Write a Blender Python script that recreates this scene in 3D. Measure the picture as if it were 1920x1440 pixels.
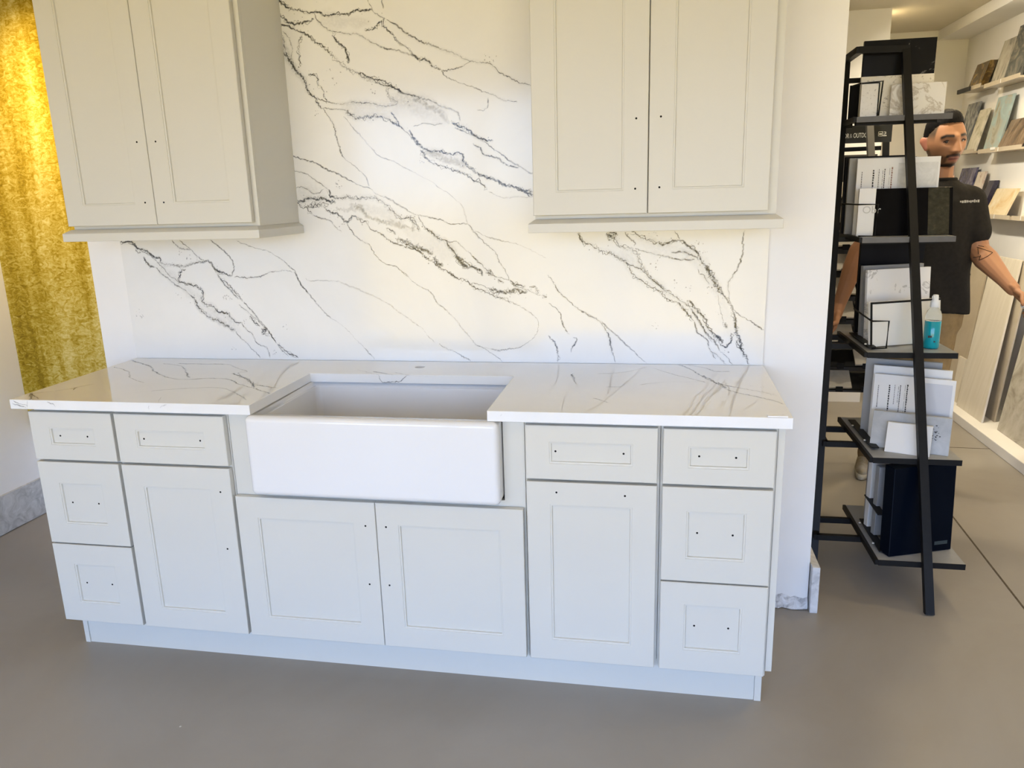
import bpy, bmesh, math, random
from mathutils import Vector, Matrix
from mathutils.bvhtree import BVHTree

for o in list(bpy.data.objects):
    bpy.data.objects.remove(o)
SC = bpy.context.scene
COL = SC.collection

# ------------------------------------------------------------------ camera
cam_d = bpy.data.cameras.new('camera')
cam = bpy.data.objects.new('camera', cam_d)
COL.objects.link(cam)
cam.location = (1.98016, -2.05286, 1.50193)
cam.rotation_euler = (math.radians(76.19918), math.radians(1.57691), math.radians(10.42258))
cam_d.sensor_width = 36.0
cam_d.lens = 27.0
cam_d.clip_start = 0.02
SC.camera = cam

# ------------------------------------------------------------------ world: hazy daylight sky over sun-lit pavement
W = bpy.data.worlds.new('daylight')
SC.world = W
W.use_nodes = True
nt = W.node_tree
nt.nodes.clear()
n_out = nt.nodes.new('ShaderNodeOutputWorld')
n_bg = nt.nodes.new('ShaderNodeBackground')
n_tc = nt.nodes.new('ShaderNodeTexCoord')
n_sep = nt.nodes.new('ShaderNodeSeparateXYZ')
n_map = nt.nodes.new('ShaderNodeMapRange')
n_map.inputs['From Min'].default_value = -1
n_map.inputs['From Max'].default_value = 1
n_rmp = nt.nodes.new('ShaderNodeValToRGB')
els = n_rmp.color_ramp.elements
els[0].position = 0.0
els[0].color = (0.54, 0.42, 0.18, 1)
els[1].position = 1.0
els[1].color = (0.30, 0.50, 1.00, 1)
for p, c in ((0.488, (0.76, 0.58, 0.21, 1)), (0.506, (0.84, 1.02, 1.36, 1)), (0.56, (0.64, 0.86, 1.32, 1)), (0.66, (0.40, 0.65, 1.22, 1))):
    e = els.new(p)
    e.color = c
nt.links.new(n_tc.outputs['Generated'], n_sep.inputs[0])
nt.links.new(n_sep.outputs['Z'], n_map.inputs['Value'])
nt.links.new(n_map.outputs[0], n_rmp.inputs[0])
nt.links.new(n_rmp.outputs[0], n_bg.inputs[0])
n_bg.inputs[1].default_value = 6.1
nt.links.new(n_bg.outputs[0], n_out.inputs[0])

# ------------------------------------------------------------------ warm recessed ceiling downlights of the shop
def disk_lamp(x, y, power, z=2.585, size=0.16, col=(1.0, 0.72, 0.32), spread=150):
    d = bpy.data.lights.new('disk_lamp', 'AREA')
    d.shape = 'DISK'
    d.size = size
    d.energy = power * LAMP
    d.color = col
    d.spread = math.radians(spread)
    o = bpy.data.objects.new('disk_lamp', d)
    o.location = (x, y, z)
    COL.objects.link(o)
    return o
LAMP = 0.085
for x, y, p in ((0.15, -1.55, 30), (1.35, -1.55, 30), (2.55, -1.55, 30), (0.15, -2.9, 24), (2.2, -2.9, 24)):
    disk_lamp(x, y, p)
_o = disk_lamp(-0.60, 0.50, 66, z=2.5, size=0.10, spread=75)
_o.rotation_euler = (Vector((-0.66, 1.1, 1.75)) - Vector((-0.60, 0.50, 2.5))).to_track_quat('-Z', 'Y').to_euler()
for x, y, p in ((3.45, 0.35, 40), (3.70, 1.45, 80), (3.60, 2.6, 100), (3.45, 3.75, 55), (2.0, 2.3, 12)):
    disk_lamp(x, y, p, col=(1.0, 0.78, 0.44))

# unseen lamps added to brighten the sample wall on the right
for y in (1.9, 2.9):
    o = disk_lamp(2.75, y, 115, z=2.5, size=0.12, col=(1.0, 0.90, 0.72), spread=110)
    o.rotation_euler = (Vector((4.2, y + 0.1, 1.35)) - Vector((2.75, y, 2.5))).to_track_quat('-Z', 'Y').to_euler()

SC.cycles.transparent_max_bounces = 24
SC.cycles.max_bounces = 6
SC.cycles.diffuse_bounces = 3
SC.cycles.glossy_bounces = 3
SC.cycles.caustics_reflective = False
SC.cycles.caustics_refractive = False
SC.view_settings.view_transform = 'Standard'
SC.view_settings.look = 'None'
SC.view_settings.gamma = 1.0
SC.view_settings.use_curve_mapping = False
SC.view_settings.exposure = 0.09

# ================================================================== helpers
random.seed(7)
WORLD_LOC = {}

def set_in(node, names, val):
    for n in names:
        if n in node.inputs:
            node.inputs[n].default_value = val
            return

def mat_base(name, rough=0.5, spec=0.5, metallic=0.0):
    m = bpy.data.materials.new(name)
    m.use_nodes = True
    b = m.node_tree.nodes['Principled BSDF']
    b.inputs['Roughness'].default_value = rough
    b.inputs['Metallic'].default_value = metallic
    set_in(b, ['Specular IOR Level', 'Specular'], spec)
    return m, m.node_tree, b

def tex_coord(t, scale=(1, 1, 1), rot=(0, 0, 0), kind='Object'):
    tc = t.nodes.new('ShaderNodeTexCoord')
    mp = t.nodes.new('ShaderNodeMapping')
    mp.inputs['Scale'].default_value = scale
    mp.inputs['Rotation'].default_value = rot
    t.links.new(tc.outputs[kind], mp.inputs[0])
    return mp.outputs[0]

def noise(t, vec, scale, detail=4, rough=0.55, dist=0.0):
    n = t.nodes.new('ShaderNodeTexNoise')
    n.inputs['Scale'].default_value = scale
    n.inputs['Detail'].default_value = detail
    n.inputs['Roughness'].default_value = rough
    n.inputs['Distortion'].default_value = dist
    t.links.new(vec, n.inputs['Vector'])
    return n.outputs['Fac']

def ramp(t, fac, stops):
    r = t.nodes.new('ShaderNodeValToRGB')
    e = r.color_ramp.elements
    e[0].position, e[0].color = stops[0][0], tuple(stops[0][1]) + (1,)
    e[1].position, e[1].color = stops[-1][0], tuple(stops[-1][1]) + (1,)
    for p, c in stops[1:-1]:
        k = e.new(p)
        k.color = tuple(c) + (1,)
    t.links.new(fac, r.inputs[0])
    return r.outputs[0]

def bump(t, b, fac, strength, dist=0.002):
    n = t.nodes.new('ShaderNodeBump')
    n.inputs['Strength'].default_value = strength
    n.inputs['Distance'].default_value = dist
    t.links.new(fac, n.inputs['Height'])
    t.links.new(n.outputs[0], b.inputs['Normal'])

def plain(name, col, rough=0.5, spec=0.5, metallic=0.0, var=0.04, scale=12, bmp=0.0):
    """Painted / plain surface: base colour with a faint procedural mottle."""
    m, t, b = mat_base(name, rough, spec, metallic)
    f = noise(t, tex_coord(t), scale, 3)
    lo = [max(0, c * (1 - var)) for c in col]
    hi = [min(1, c * (1 + var)) for c in col]
    t.links.new(ramp(t, f, [(0.3, lo), (0.7, hi)]), b.inputs['Base Color'])
    if bmp:
        bump(t, b, noise(t, tex_coord(t), scale * 12, 3), bmp, 0.001)
    return m

def stone(name, stops, scale=6, dist=1.5, rough=0.2, stretch=(1, 1, 1), rot=(0, 0, 0), detail=6, spec=0.5):
    m, t, b = mat_base(name, rough, spec)
    f = noise(t, tex_coord(t, stretch, rot), scale, detail, 0.6, dist)
    t.links.new(ramp(t, f, stops), b.inputs['Base Color'])
    return m

class MB:
    """Collects geometry in world coordinates; build() links it as ONE mesh object."""
    def __init__(self):
        self.v, self.f = [], []
    def add(self, verts, faces):
        n = len(self.v)
        self.v += [Vector(p) for p in verts]
        self.f += [tuple(i + n for i in q) for q in faces]
        return self
    def box(self, x0, x1, y0, y1, z0, z1):
        p = [(x0, y0, z0), (x1, y0, z0), (x1, y1, z0), (x0, y1, z0), (x0, y0, z1), (x1, y0, z1), (x1, y1, z1), (x0, y1, z1)]
        return self.add(p, [(0, 3, 2, 1), (4, 5, 6, 7), (0, 1, 5, 4), (1, 2, 6, 5), (2, 3, 7, 6), (3, 0, 4, 7)])
    def obox(self, c, ax, ay, az):
        """box from centre and three half-axis vectors"""
        c, ax, ay, az = Vector(c), Vector(ax), Vector(ay), Vector(az)
        p = [c + sx * ax + sy * ay + sz * az for sz in (-1, 1) for sx, sy in ((-1, -1), (1, -1), (1, 1), (-1, 1))]
        return self.add(p, [(0, 3, 2, 1), (4, 5, 6, 7), (0, 1, 5, 4), (1, 2, 6, 5), (2, 3, 7, 6), (3, 0, 4, 7)])
    def bar(self, p0, p1, w, h=None, up=(0, 0, 1), ext=0.0):
        h = h or w
        p0, p1 = Vector(p0), Vector(p1)
        d = (p1 - p0).normalized()
        u = Vector(up)
        s = d.cross(u)
        if s.length < 1e-3:
            s = d.cross(Vector((1, 0, 0)))
        s.normalize()
        t = s.cross(d).normalized()
        p0, p1 = p0 - d * ext, p1 + d * ext
        return self.obox((p0 + p1) / 2, (p1 - p0) / 2, s * w / 2, t * h / 2)
    def rod(self, pts, r, seg=8):
        pts = [Vector(p) for p in pts]
        n = len(pts)
        rings = []
        for i, p in enumerate(pts):
            d = (pts[min(i + 1, n - 1)] - pts[max(i - 1, 0)]).normalized()
            a = d.cross(Vector((0.31, 0.17, 0.93)))
            a.normalize()
            b = d.cross(a)
            rings.append([p + r * (math.cos(k * 2 * math.pi / seg) * a + math.sin(k * 2 * math.pi / seg) * b) for k in range(seg)])
        base = len(self.v)
        for rg in rings:
            self.v += rg
        for i in range(n - 1):
            for k in range(seg):
                a0, a1 = base + i * seg + k, base + i * seg + (k + 1) % seg
                self.f.append((a0, a1, a1 + seg, a0 + seg))
        self.f.append(tuple(base + k for k in reversed(range(seg))))
        self.f.append(tuple(base + (n - 1) * seg + k for k in range(seg)))
        return self
    def prism(self, poly, axis, a, b):
        """polygon (2D) extruded along axis from a to b; poly order u,v = remaining axes in xyz order"""
        n = len(poly)
        def P(u, v, w):
            return {'x': (w, u, v), 'y': (u, w, v), 'z': (u, v, w)}[axis]
        vs = [P(u, v, a) for u, v in poly] + [P(u, v, b) for u, v in poly]
        fs = [tuple(range(n - 1, -1, -1)), tuple(range(n, 2 * n))] + [(i, (i + 1) % n, n + (i + 1) % n, n + i) for i in range(n)]
        return self.add(vs, fs)
    def lathe(self, prof, c, seg=24):
        base = len(self.v)
        c = Vector(c)
        for r, z in prof:
            self.v += [c + Vector((r * math.cos(k * 2 * math.pi / seg), r * math.sin(k * 2 * math.pi / seg), z)) for k in range(seg)]
        for i in range(len(prof) - 1):
            for k in range(seg):
                a0, a1 = base + i * seg + k, base + i * seg + (k + 1) % seg
                self.f.append((a0, a1, a1 + seg, a0 + seg))
        self.f.append(tuple(base + k for k in reversed(range(seg))))
        self.f.append(tuple(base + (len(prof) - 1) * seg + k for k in range(seg)))
        return self
    def loft(self, rings, cap=True):
        base = len(self.v)
        k = len(rings[0])
        for r in rings:
            self.v += [Vector(p) for p in r]
        for i in range(len(rings) - 1):
            for j in range(k):
                a0, a1 = base + i * k + j, base + i * k + (j + 1) % k
                self.f.append((a0, a1, a1 + k, a0 + k))
        if cap:
            self.f.append(tuple(base + j for j in reversed(range(k))))
            self.f.append(tuple(base + (len(rings) - 1) * k + j for j in range(k)))
        return self
    def mesh(self, name, off=Vector((0, 0, 0)), fix=True):
        me = bpy.data.meshes.new(name)
        me.from_pydata([tuple(p - off) for p in self.v], [], self.f)
        if fix:
            bm = bmesh.new()
            bm.from_mesh(me)
            bmesh.ops.recalc_face_normals(bm, faces=bm.faces)
            bm.to_mesh(me)
            bm.free()
        me.update()
        return me
    def build(self, name, mat, parent=None, smooth=False, bevel=0.0, seg=2, fix=True):
        off = WORLD_LOC[parent.name] if parent else Vector((0, 0, 0))
        return link(name, self.mesh(name, off, fix), mat, parent, off, smooth, bevel, seg)

def link(name, me, mat, parent=None, off=None, smooth=False, bevel=0.0, seg=2):
    if mat:
        me.materials.append(mat)
    if smooth:
        for p in me.polygons:
            p.use_smooth = True
    o = bpy.data.objects.new(name, me)
    COL.objects.link(o)
    if parent:
        o.parent = parent
        WORLD_LOC[o.name] = WORLD_LOC[parent.name]
    else:
        WORLD_LOC[o.name] = Vector((0, 0, 0))
    if bevel:
        md = o.modifiers.new('eased_edges', 'BEVEL')
        md.width = bevel
        md.segments = seg
        md.limit_method = 'ANGLE'
        md.angle_limit = math.radians(35)
    return o

def tag(o, label, cat, group=None):
    o['label'] = label
    o['category'] = cat
    if group:
        o['group'] = group
    return o

def thing(name, label, cat, loc, group=None):
    o = bpy.data.objects.new(name, None)
    o.empty_display_size = 0.1
    COL.objects.link(o)
    o.location = loc
    WORLD_LOC[o.name] = Vector(loc)
    return tag(o, label, cat, group)

def struct(name, mb, mat, bevel=0.0):
    o = mb.build(name, mat, bevel=bevel)
    o['kind'] = 'structure'
    return o

def text_mesh(txt, size, o, u, v, extrude=0.0004, align='LEFT', xs=1.0):
    """flat lettering as a mesh: origin o, reading direction u, up direction v"""
    cu = bpy.data.curves.new('lettering', 'FONT')
    cu.body = txt
    cu.size = size
    cu.extrude = extrude
    cu.align_x = align
    ob = bpy.data.objects.new('lettering', cu)
    COL.objects.link(ob)
    dg = bpy.context.evaluated_depsgraph_get()
    me = bpy.data.meshes.new_from_object(ob.evaluated_get(dg))
    bpy.data.objects.remove(ob)
    u, v = Vector(u).normalized(), Vector(v).normalized()
    w = u.cross(v)
    o = Vector(o)
    mb = MB()
    mb.add([o + u * p.co.x * xs + v * p.co.y + w * p.co.z for p in me.vertices], [tuple(p.vertices) for p in me.polygons])
    bpy.data.meshes.remove(me)
    return mb

def evaluated(mb, mods):
    """mesh with modifiers applied; mods = [(type, {attr: val})]"""
    me = mb.mesh('tmp')
    ob = bpy.data.objects.new('tmp', me)
    COL.objects.link(ob)
    for ty, kw in mods:
        md = ob.modifiers.new(ty, ty)
        for k, v in kw.items():
            setattr(md, k, v)
    dg = bpy.context.evaluated_depsgraph_get()
    out = bpy.data.meshes.new_from_object(ob.evaluated_get(dg))
    bpy.data.objects.remove(ob)
    bpy.data.meshes.remove(me)
    return out

# ================================================================== materials
M = {}
M['cab'] = plain('cabinet_paint', (0.635, 0.62, 0.555), 0.38, 0.4, var=0.012, scale=3)
M['wall'] = plain('wall_paint', (0.88, 0.87, 0.845), 0.75, 0.25, var=0.02, scale=4, bmp=0.05)
M['wall_warm'] = plain('wall_paint_cream', (0.86, 0.84, 0.80), 0.8, 0.2, var=0.02, scale=4, bmp=0.05)
M['ceil'] = plain('ceiling_paint', (0.64, 0.59, 0.47), 0.85, 0.2, var=0.02, scale=3)
M['black_metal'] = plain('black_powder_coat', (0.009, 0.009, 0.009), 0.45, 0.16, var=0.1, scale=40)
M['hole'] = plain('drilled_hole', (0.008, 0.008, 0.008), 0.9, 0.1)
M['porcelain'] = plain('white_fireclay', (0.76, 0.755, 0.74), 0.10, 0.5, var=0.006, scale=3)
M['alu'] = plain('grey_shelf_laminate', (0.30, 0.31, 0.32), 0.35, 0.5, var=0.05, scale=25)
M['lip'] = plain('dark_anodised_edge', (0.10, 0.095, 0.09), 0.35, 0.5, var=0.1, scale=30)
M['white_lam'] = plain('white_board', (0.78, 0.78, 0.76), 0.35, 0.4, var=0.02, scale=8)
M['ink'] = plain('dark_print', (0.05, 0.05, 0.05), 0.7, 0.2)
M['ink_red'] = plain('brown_print', (0.32, 0.20, 0.17), 0.7, 0.2)
M['letter'] = plain('white_print', (0.75, 0.75, 0.72), 0.6, 0.3)

def quartz_base(name, rough):
    m, t, b = mat_base(name, rough, 0.5)
    v = tex_coord(t)
    f = noise(t, v, 2.2, 5, 0.6, 0.8)
    t.links.new(ramp(t, f, [(0.35, (0.80, 0.795, 0.765)), (0.65, (0.835, 0.83, 0.805))]), b.inputs['Base Color'])
    return m
M['quartz'] = quartz_base('white_veined_quartz', 0.13)
M['quartz_top'] = quartz_base('white_veined_quartz_polished', 0.025)
set_in(M['quartz_top'].node_tree.nodes['Principled BSDF'], ['Specular IOR Level', 'Specular'], 0.85)

def vein_mat():
    m, t, b = mat_base('quartz_veining', 0.09, 0.5)
    at = t.nodes.new('ShaderNodeAttribute')
    at.attribute_name = 'vein'
    t.links.new(at.outputs['Color'], b.inputs['Base Color'])
    v = tex_coord(t)
    f = noise(t, v, 110, 4, 0.7)
    mr = t.nodes.new('ShaderNodeMapRange')
    mr.inputs['From Min'].default_value = 0.36
    mr.inputs['From Max'].default_value = 0.56
    mr.inputs['To Min'].default_value = 0.25
    mr.inputs['To Max'].default_value = 1.0
    t.links.new(f, mr.inputs['Value'])
    mu = t.nodes.new('ShaderNodeMath')
    mu.operation = 'MULTIPLY'
    t.links.new(at.outputs['Alpha'], mu.inputs[0])
    t.links.new(mr.outputs[0], mu.inputs[1])
    tr = t.nodes.new('ShaderNodeBsdfTransparent')
    mx = t.nodes.new('ShaderNodeMixShader')
    t.links.new(mu.outputs[0], mx.inputs[0])
    t.links.new(tr.outputs[0], mx.inputs[1])
    t.links.new(b.outputs[0], mx.inputs[2])
    t.links.new(mx.outputs[0], t.nodes['Material Output'].inputs['Surface'])
    return m
M['vein'] = vein_mat()

def floor_mat():
    m, t, b = mat_base('sealed_concrete', 0.33, 0.4)
    v = tex_coord(t)
    f = noise(t, v, 0.9, 6, 0.62, 0.6)
    c1 = ramp(t, f, [(0.30, (0.285, 0.255, 0.215)), (0.52, (0.320, 0.294, 0.255)), (0.72, (0.345, 0.322, 0.285))])
    # dust specks
    vo = t.nodes.new('ShaderNodeTexVoronoi')
    vo.inputs['Scale'].default_value = 7.0
    t.links.new(v, vo.inputs['Vector'])
    lt = t.nodes.new('ShaderNodeMath')
    lt.operation = 'LESS_THAN'
    lt.inputs[1].default_value = 0.022
    t.links.new(vo.outputs['Distance'], lt.inputs[0])
    f2 = noise(t, v, 1.7, 2)
    gt = t.nodes.new('ShaderNodeMath')
    gt.operation = 'GREATER_THAN'
    gt.inputs[1].default_value = 0.56
    t.links.new(f2, gt.inputs[0])
    mu = t.nodes.new('ShaderNodeMath')
    mu.operation = 'MULTIPLY'
    t.links.new(lt.outputs[0], mu.inputs[0])
    t.links.new(gt.outputs[0], mu.inputs[1])
    mx = t.nodes.new('ShaderNodeMixRGB')
    mx.inputs[2].default_value = (0.62, 0.60, 0.56, 1)
    t.links.new(mu.outputs[0], mx.inputs[0])
    t.links.new(c1, mx.inputs[1])
    t.links.new(mx.outputs[0], b.inputs['Base Color'])
    f3 = noise(t, v, 3.5, 5, 0.6)
    mr = t.nodes.new('ShaderNodeMapRange')
    mr.inputs['To Min'].default_value = 0.24
    mr.inputs['To Max'].default_value = 0.46
    t.links.new(f3, mr.inputs['Value'])
    t.links.new(mr.outputs[0], b.inputs['Roughness'])
    bump(t, b, noise(t, v, 60, 4), 0.06, 0.002)
    return m
M['floor'] = floor_mat()

def onyx_mat():
    m, t, b = mat_base('honey_onyx', 0.16, 0.15)
    v = tex_coord(t, (1, 1, 1))
    swirl = noise(t, tex_coord(t, (0.75, 1, 1.25), (0, 0.5, 0)), 40, 6, 0.68, 1.6)
    band = noise(t, tex_coord(t, (1, 1, 0.10)), 7.5, 4, 0.6, 0.5)
    ad = t.nodes.new('ShaderNodeMath')
    ad.operation = 'MULTIPLY_ADD'
    ad.inputs[1].default_value = 0.55
    t.links.new(band, ad.inputs[0])
    m2 = t.nodes.new('ShaderNodeMath')
    m2.operation = 'MULTIPLY'
    m2.inputs[1].default_value = 0.55
    t.links.new(swirl, m2.inputs[0])
    t.links.new(m2.outputs[0], ad.inputs[2])
    c = ramp(t, ad.outputs[0], [(0.40, (0.16, 0.105, 0.006)), (0.50, (0.30, 0.215, 0.018)), (0.57, (0.43, 0.335, 0.065)), (0.68, (0.60, 0.52, 0.22))])
    t.links.new(c, b.inputs['Base Color'])
    return m
M['onyx'] = onyx_mat()
M['bb_stone'] = stone('grey_veined_marble', [(0.32, (0.38, 0.38, 0.37)), (0.5, (0.52, 0.52, 0.51)), (0.68, (0.64, 0.64, 0.63))], 14, 2.0, 0.35)
M['bb_white'] = stone('pale_veined_marble', [(0.32, (0.50, 0.50, 0.50)), (0.5, (0.68, 0.68, 0.68)), (0.68, (0.78, 0.78, 0.78))], 14, 2.0, 0.35)

# ================================================================== the setting
CEIL = 2.59
struct('floor', MB().box(-1.3, 4.5, -4.4, 4.8, -0.12, 0.0), M['floor'])
struct('ceiling', MB().box(-1.3, 4.5, -4.4, 4.8, CEIL, CEIL + 0.12), M['ceil'])
struct('wall_left', MB().box(-1.24, -1.06, -4.35, 4.65, 0, CEIL), M['wall'])
struct('wall_right', MB().box(4.2, 4.36, -4.35, 4.65, 0, CEIL), M['wall_warm'])
struct('wall_back', MB().box(-1.06, 4.2, 4.51, 4.66, 0, CEIL), M['wall_warm'])
struct('wall_back_return', MB().box(2.2, 3.425, 3.6, 4.51, 0, CEIL), M['wall_warm'])
struct('wall_partition', MB().box(-0.205, 2.545, 0.64, 1.12, 0, CEIL), M['wall'])
struct('wall_recess', MB().box(-1.06, -0.205, 1.125, 1.25, 0, CEIL), M['wall'])
struct('trim_1', MB().box(3.99, 4.2, 1.2, 4.51, 2.52, CEIL), M['wall_warm'])          # soffit along the right wall
# storefront behind the photographer: posts, header and sill of the glazed front
sf = MB()
sf.box(-1.06, 4.2, -4.35, -4.15, 2.42, CEIL)
sf.box(-1.06, 4.2, -4.35, -4.20, 0.0, 0.05)
for x in (-1.06, 0.25, 1.57, 2.88, 4.13):
    sf.box(x, x + 0.07, -4.32, -4.20, 0.05, 2.42)
struct('window_1', sf, M['black_metal'])

# left baseboard: tiles of grey marble with a ragged foot
bb = MB()
random.seed(3)
n = 60
y0, y1 = -4.1, 1.122
prof = [random.uniform(-0.002, 0.012) for _ in range(n + 1)]
vs, fs = [], []
for i in range(n + 1):
    y = y0 + (y1 - y0) * i / n
    vs += [(-1.06, y, 0.0), (-1.046, y, prof[i] * 0.4), (-1.046, y, 0.186), (-1.06, y, 0.186)]
for i in range(n):
    a = 4 * i
    fs += [(a, a + 4, a + 5, a + 1), (a + 1, a + 5, a + 6, a + 2), (a + 2, a + 6, a + 7, a + 3)]
bb.add(vs, fs)
struct('baseboard_left', bb, M['bb_stone'])

# marble baseboard returning round the end of the partition, and the broken plaster next to it
struct('baseboard_right', MB().box(2.548, 2.575, 0.604, 1.12, 0.0, 0.18), M['bb_white'], bevel=0.002)
pl = MB()
random.seed(11)
xs = [2.335 + 0.21 * i / 14 for i in range(15)]
vs, fs = [], []
for i, x in enumerate(xs):
    h = 0.045 + random.uniform(-0.008, 0.008)
    vs += [(x, 0.640, 0.0), (x, 0.622 + random.uniform(-0.006, 0.006), 0.003), (x, 0.628, h * 0.55), (x, 0.640, h)]
for i in range(14):
    a = 4 * i
    fs += [(a, a + 4, a + 5, a + 1), (a + 1, a + 5, a + 6, a + 2), (a + 2, a + 6, a + 7, a + 3)]
struct('trim_2', pl.add(vs, fs), stone('broken_plaster', [(0.35, (0.22, 0.23, 0.25)), (0.5, (0.6, 0.6, 0.6)), (0.65, (0.75, 0.76, 0.78))], 30, 1.0, 0.8))
# control joint sawn in the back-room floor
fj = MB()
fj.bar((3.30, 0.55, 0.0006), (3.36, 1.75, 0.0006), 0.007, 0.001)
fj.bar((3.36, 1.75, 0.0006), (3.38, 3.1, 0.0006), 0.005, 0.001)
fj.bar((3.40, 2.62, 0.0006), (3.90, 2.60, 0.0006), 0.005, 0.001)
struct('trim_3', fj, plain('joint_dirt', (0.12, 0.10, 0.075), 0.9, 0.1, var=0.3, scale=60))
# low plinth along the right wall
struct('trim_4', MB().box(3.895, 4.2, 0.9, 4.51, 0.0, 0.06), M['wall_warm'], bevel=0.004)

# ================================================================== gold onyx slab in the recess
tag(MB().box(-1.0585, -0.21, 1.100, 1.124, 0.45, CEIL - 0.01).build('onyx_slab', M['onyx']),
    'tall honey-gold onyx slab mounted in the recess at the far left', 'stone slab')

# ================================================================== base cabinets
FR = 0.0            # door face plane
TH = 0.019
def ring(x0, x1, z0, z1, y):
    return [(x0, y, z0), (x1, y, z0), (x1, y, z1), (x0, y, z1)]

def shaker(kind, par, x0, x1, z0, z1, sx, sz, holes, fy=FR, holes_on_panel=True):
    """five-piece shaker front: frame with a stepped inner edge, recessed flat panel, drilled holes"""
    c = 0.0016
    R = [ring(x0, x1, z0, z1, fy + TH), ring(x0, x1, z0, z1, fy + c), ring(x0 + c, x1 - c, z0 + c, z1 - c, fy),
         ring(x0 + sx, x1 - sx, z0 + sz, z1 - sz, fy),
         ring(x0 + sx + 0.0006, x1 - sx - 0.0006, z0 + sz + 0.0006, z1 - sz - 0.0006, fy + 0.0016),
         ring(x0 + sx + 0.0052, x1 - sx - 0.0052, z0 + sz + 0.0052, z1 - sz - 0.0052, fy + 0.0022),
         ring(x0 + sx + 0.0065, x1 - sx - 0.0065, z0 + sz + 0.0062, z1 - sz - 0.0062, fy + 0.0080),
         ring(x0 + sx + 0.0065, x1 - sx - 0.0065, z0 + sz + 0.0065, z1 - sz - 0.0065, fy + TH)]
    mb = MB().loft(R, cap=False)
    k = 4 * (len(R) - 1)
    for j in range(4):
        mb.f.append((j, k + j, k + (j + 1) % 4, (j + 1) % 4))
    d = mb.build(kind, M['cab'], par)
    p = MB().box(x0 + sx + 0.006, x1 - sx - 0.006, fy + 0.0076, fy + 0.0130, z0 + sz + 0.006, z1 - sz - 0.006)
    p.build('panel', M['cab'], d)
    yh = fy + (0.0076 if holes_on_panel else 0.0)
    for hx, hz in holes:
        h = MB()
        sgm = 10
        rr = [[(hx + r * math.cos(a * 2 * math.pi / sgm), yy, hz + r * math.sin(a * 2 * math.pi / sgm)) for a in range(sgm)] for r, yy in ((0.0031, yh + 0.0010), (0.0031, yh - 0.0003))]
        h.loft(rr)
        h.build('screw_hole', M['hole'], d)
    return d

def carcass(t, x0, x1, z0, z1, ztop=None):
    MB().box(x0, x1, 0.0385, 0.612, z0, z1).build('body', M['cab'], t)

def face_frame(t, x0, x1, zs, st=0.030, z0=0.115, z1=0.878, st2=None):
    f = MB()
    f.box(x0, x0 + st, 0.0235, 0.0382, z0, z1)
    f.box(x1 - (st2 or st), x1, 0.0235, 0.0382, z0, z1)
    for a, b in zs:
        f.box(x0 + st, x1 - (st2 or st), 0.0235, 0.0382, a, b)
    f.build('face_frame', M['cab'], t)

Z1T, Z1B, Z2T, Z2B, Z3T, Z3B = 0.870, 0.709, 0.701, 0.415, 0.410, 0.126
rails3 = [(0.115, 0.150), (0.398, 0.430), (0.690, 0.722), (0.845, 0.878)]
rails2 = [(0.115, 0.150), (0.690, 0.722), (0.845, 0.878)]

t = thing('drawer_base_cabinet', 'pale grey three-drawer base cabinet at the left end, under the counter corner by the onyx', 'cabinet', (0.15, 0.0, 0.0))
carcass(t, 0.003, 0.302, 0.115, 0.878)
face_frame(t, 0.003, 0.302, rails3)
shaker('drawer_front', t, 0.0, 0.298, Z1B, Z1T, 0.068, 0.051, [(0.099, 0.789), (0.198, 0.789)])
shaker('drawer_front', t, 0.0, 0.298, Z2B, Z2T, 0.070, 0.071, [(0.102, 0.559), (0.199, 0.559)])
shaker('drawer_front', t, 0.0, 0.298, Z3B, Z3T, 0.072, 0.070, [(0.103, 0.268), (0.199, 0.268)])

t = thing('base_cabinet', 'pale grey base cabinet with drawer over door, left of the farmhouse sink', 'cabinet', (0.497, 0.0, 0.0))
carcass(t, 0.3035, 0.6895, 0.115, 0.878)
face_frame(t, 0.3035, 0.6895, rails2)
shaker('drawer_front', t, 0.309, 0.685, Z1B, Z1T, 0.070, 0.051, [(0.400, 0.788), (0.595, 0.788)])
shaker('door', t, 0.309, 0.685, Z3B, Z2T, 0.071, 0.070, [(0.647, 0.623), (0.647, 0.429)], holes_on_panel=False)

t = thing('sink_base_cabinet', 'pale grey two-door base cabinet beneath the white farmhouse sink', 'cabinet', (1.153, 0.0, 0.0))
carcass(t, 0.691, 1.6155, 0.115, 0.60)
f = MB()
f.box(0.691, 0.7685, 0.0235, 0.0382, 0.115, 0.881)
f.box(1.5525, 1.6155, 0.0235, 0.0382, 0.115, 0.881)
f.box(0.7685, 1.5525, 0.0235, 0.0382, 0.590, 0.6285)
f.box(0.7685, 1.5525, 0.0235, 0.0382, 0.115, 0.150)
f.build('face_frame', M['cab'], t)
sp = MB()
sp.box(0.691, 0.7085, 0.0385, 0.612, 0.601, 0.878)
sp.build('side_panel', M['cab'], t)
MB().box(1.598, 1.6155, 0.0385, 0.612, 0.601, 0.878).build('side_panel', M['cab'], t)
shaker('door', t, 0.695, 1.1532, Z3B, 0.611, 0.070, 0.068, [(1.120, 0.534), (1.119, 0.338)], holes_on_panel=False)
shaker('door', t, 1.1552, 1.610, Z3B, 0.611, 0.070, 0.068, [(1.186, 0.534), (1.184, 0.339)], holes_on_panel=False)

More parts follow.
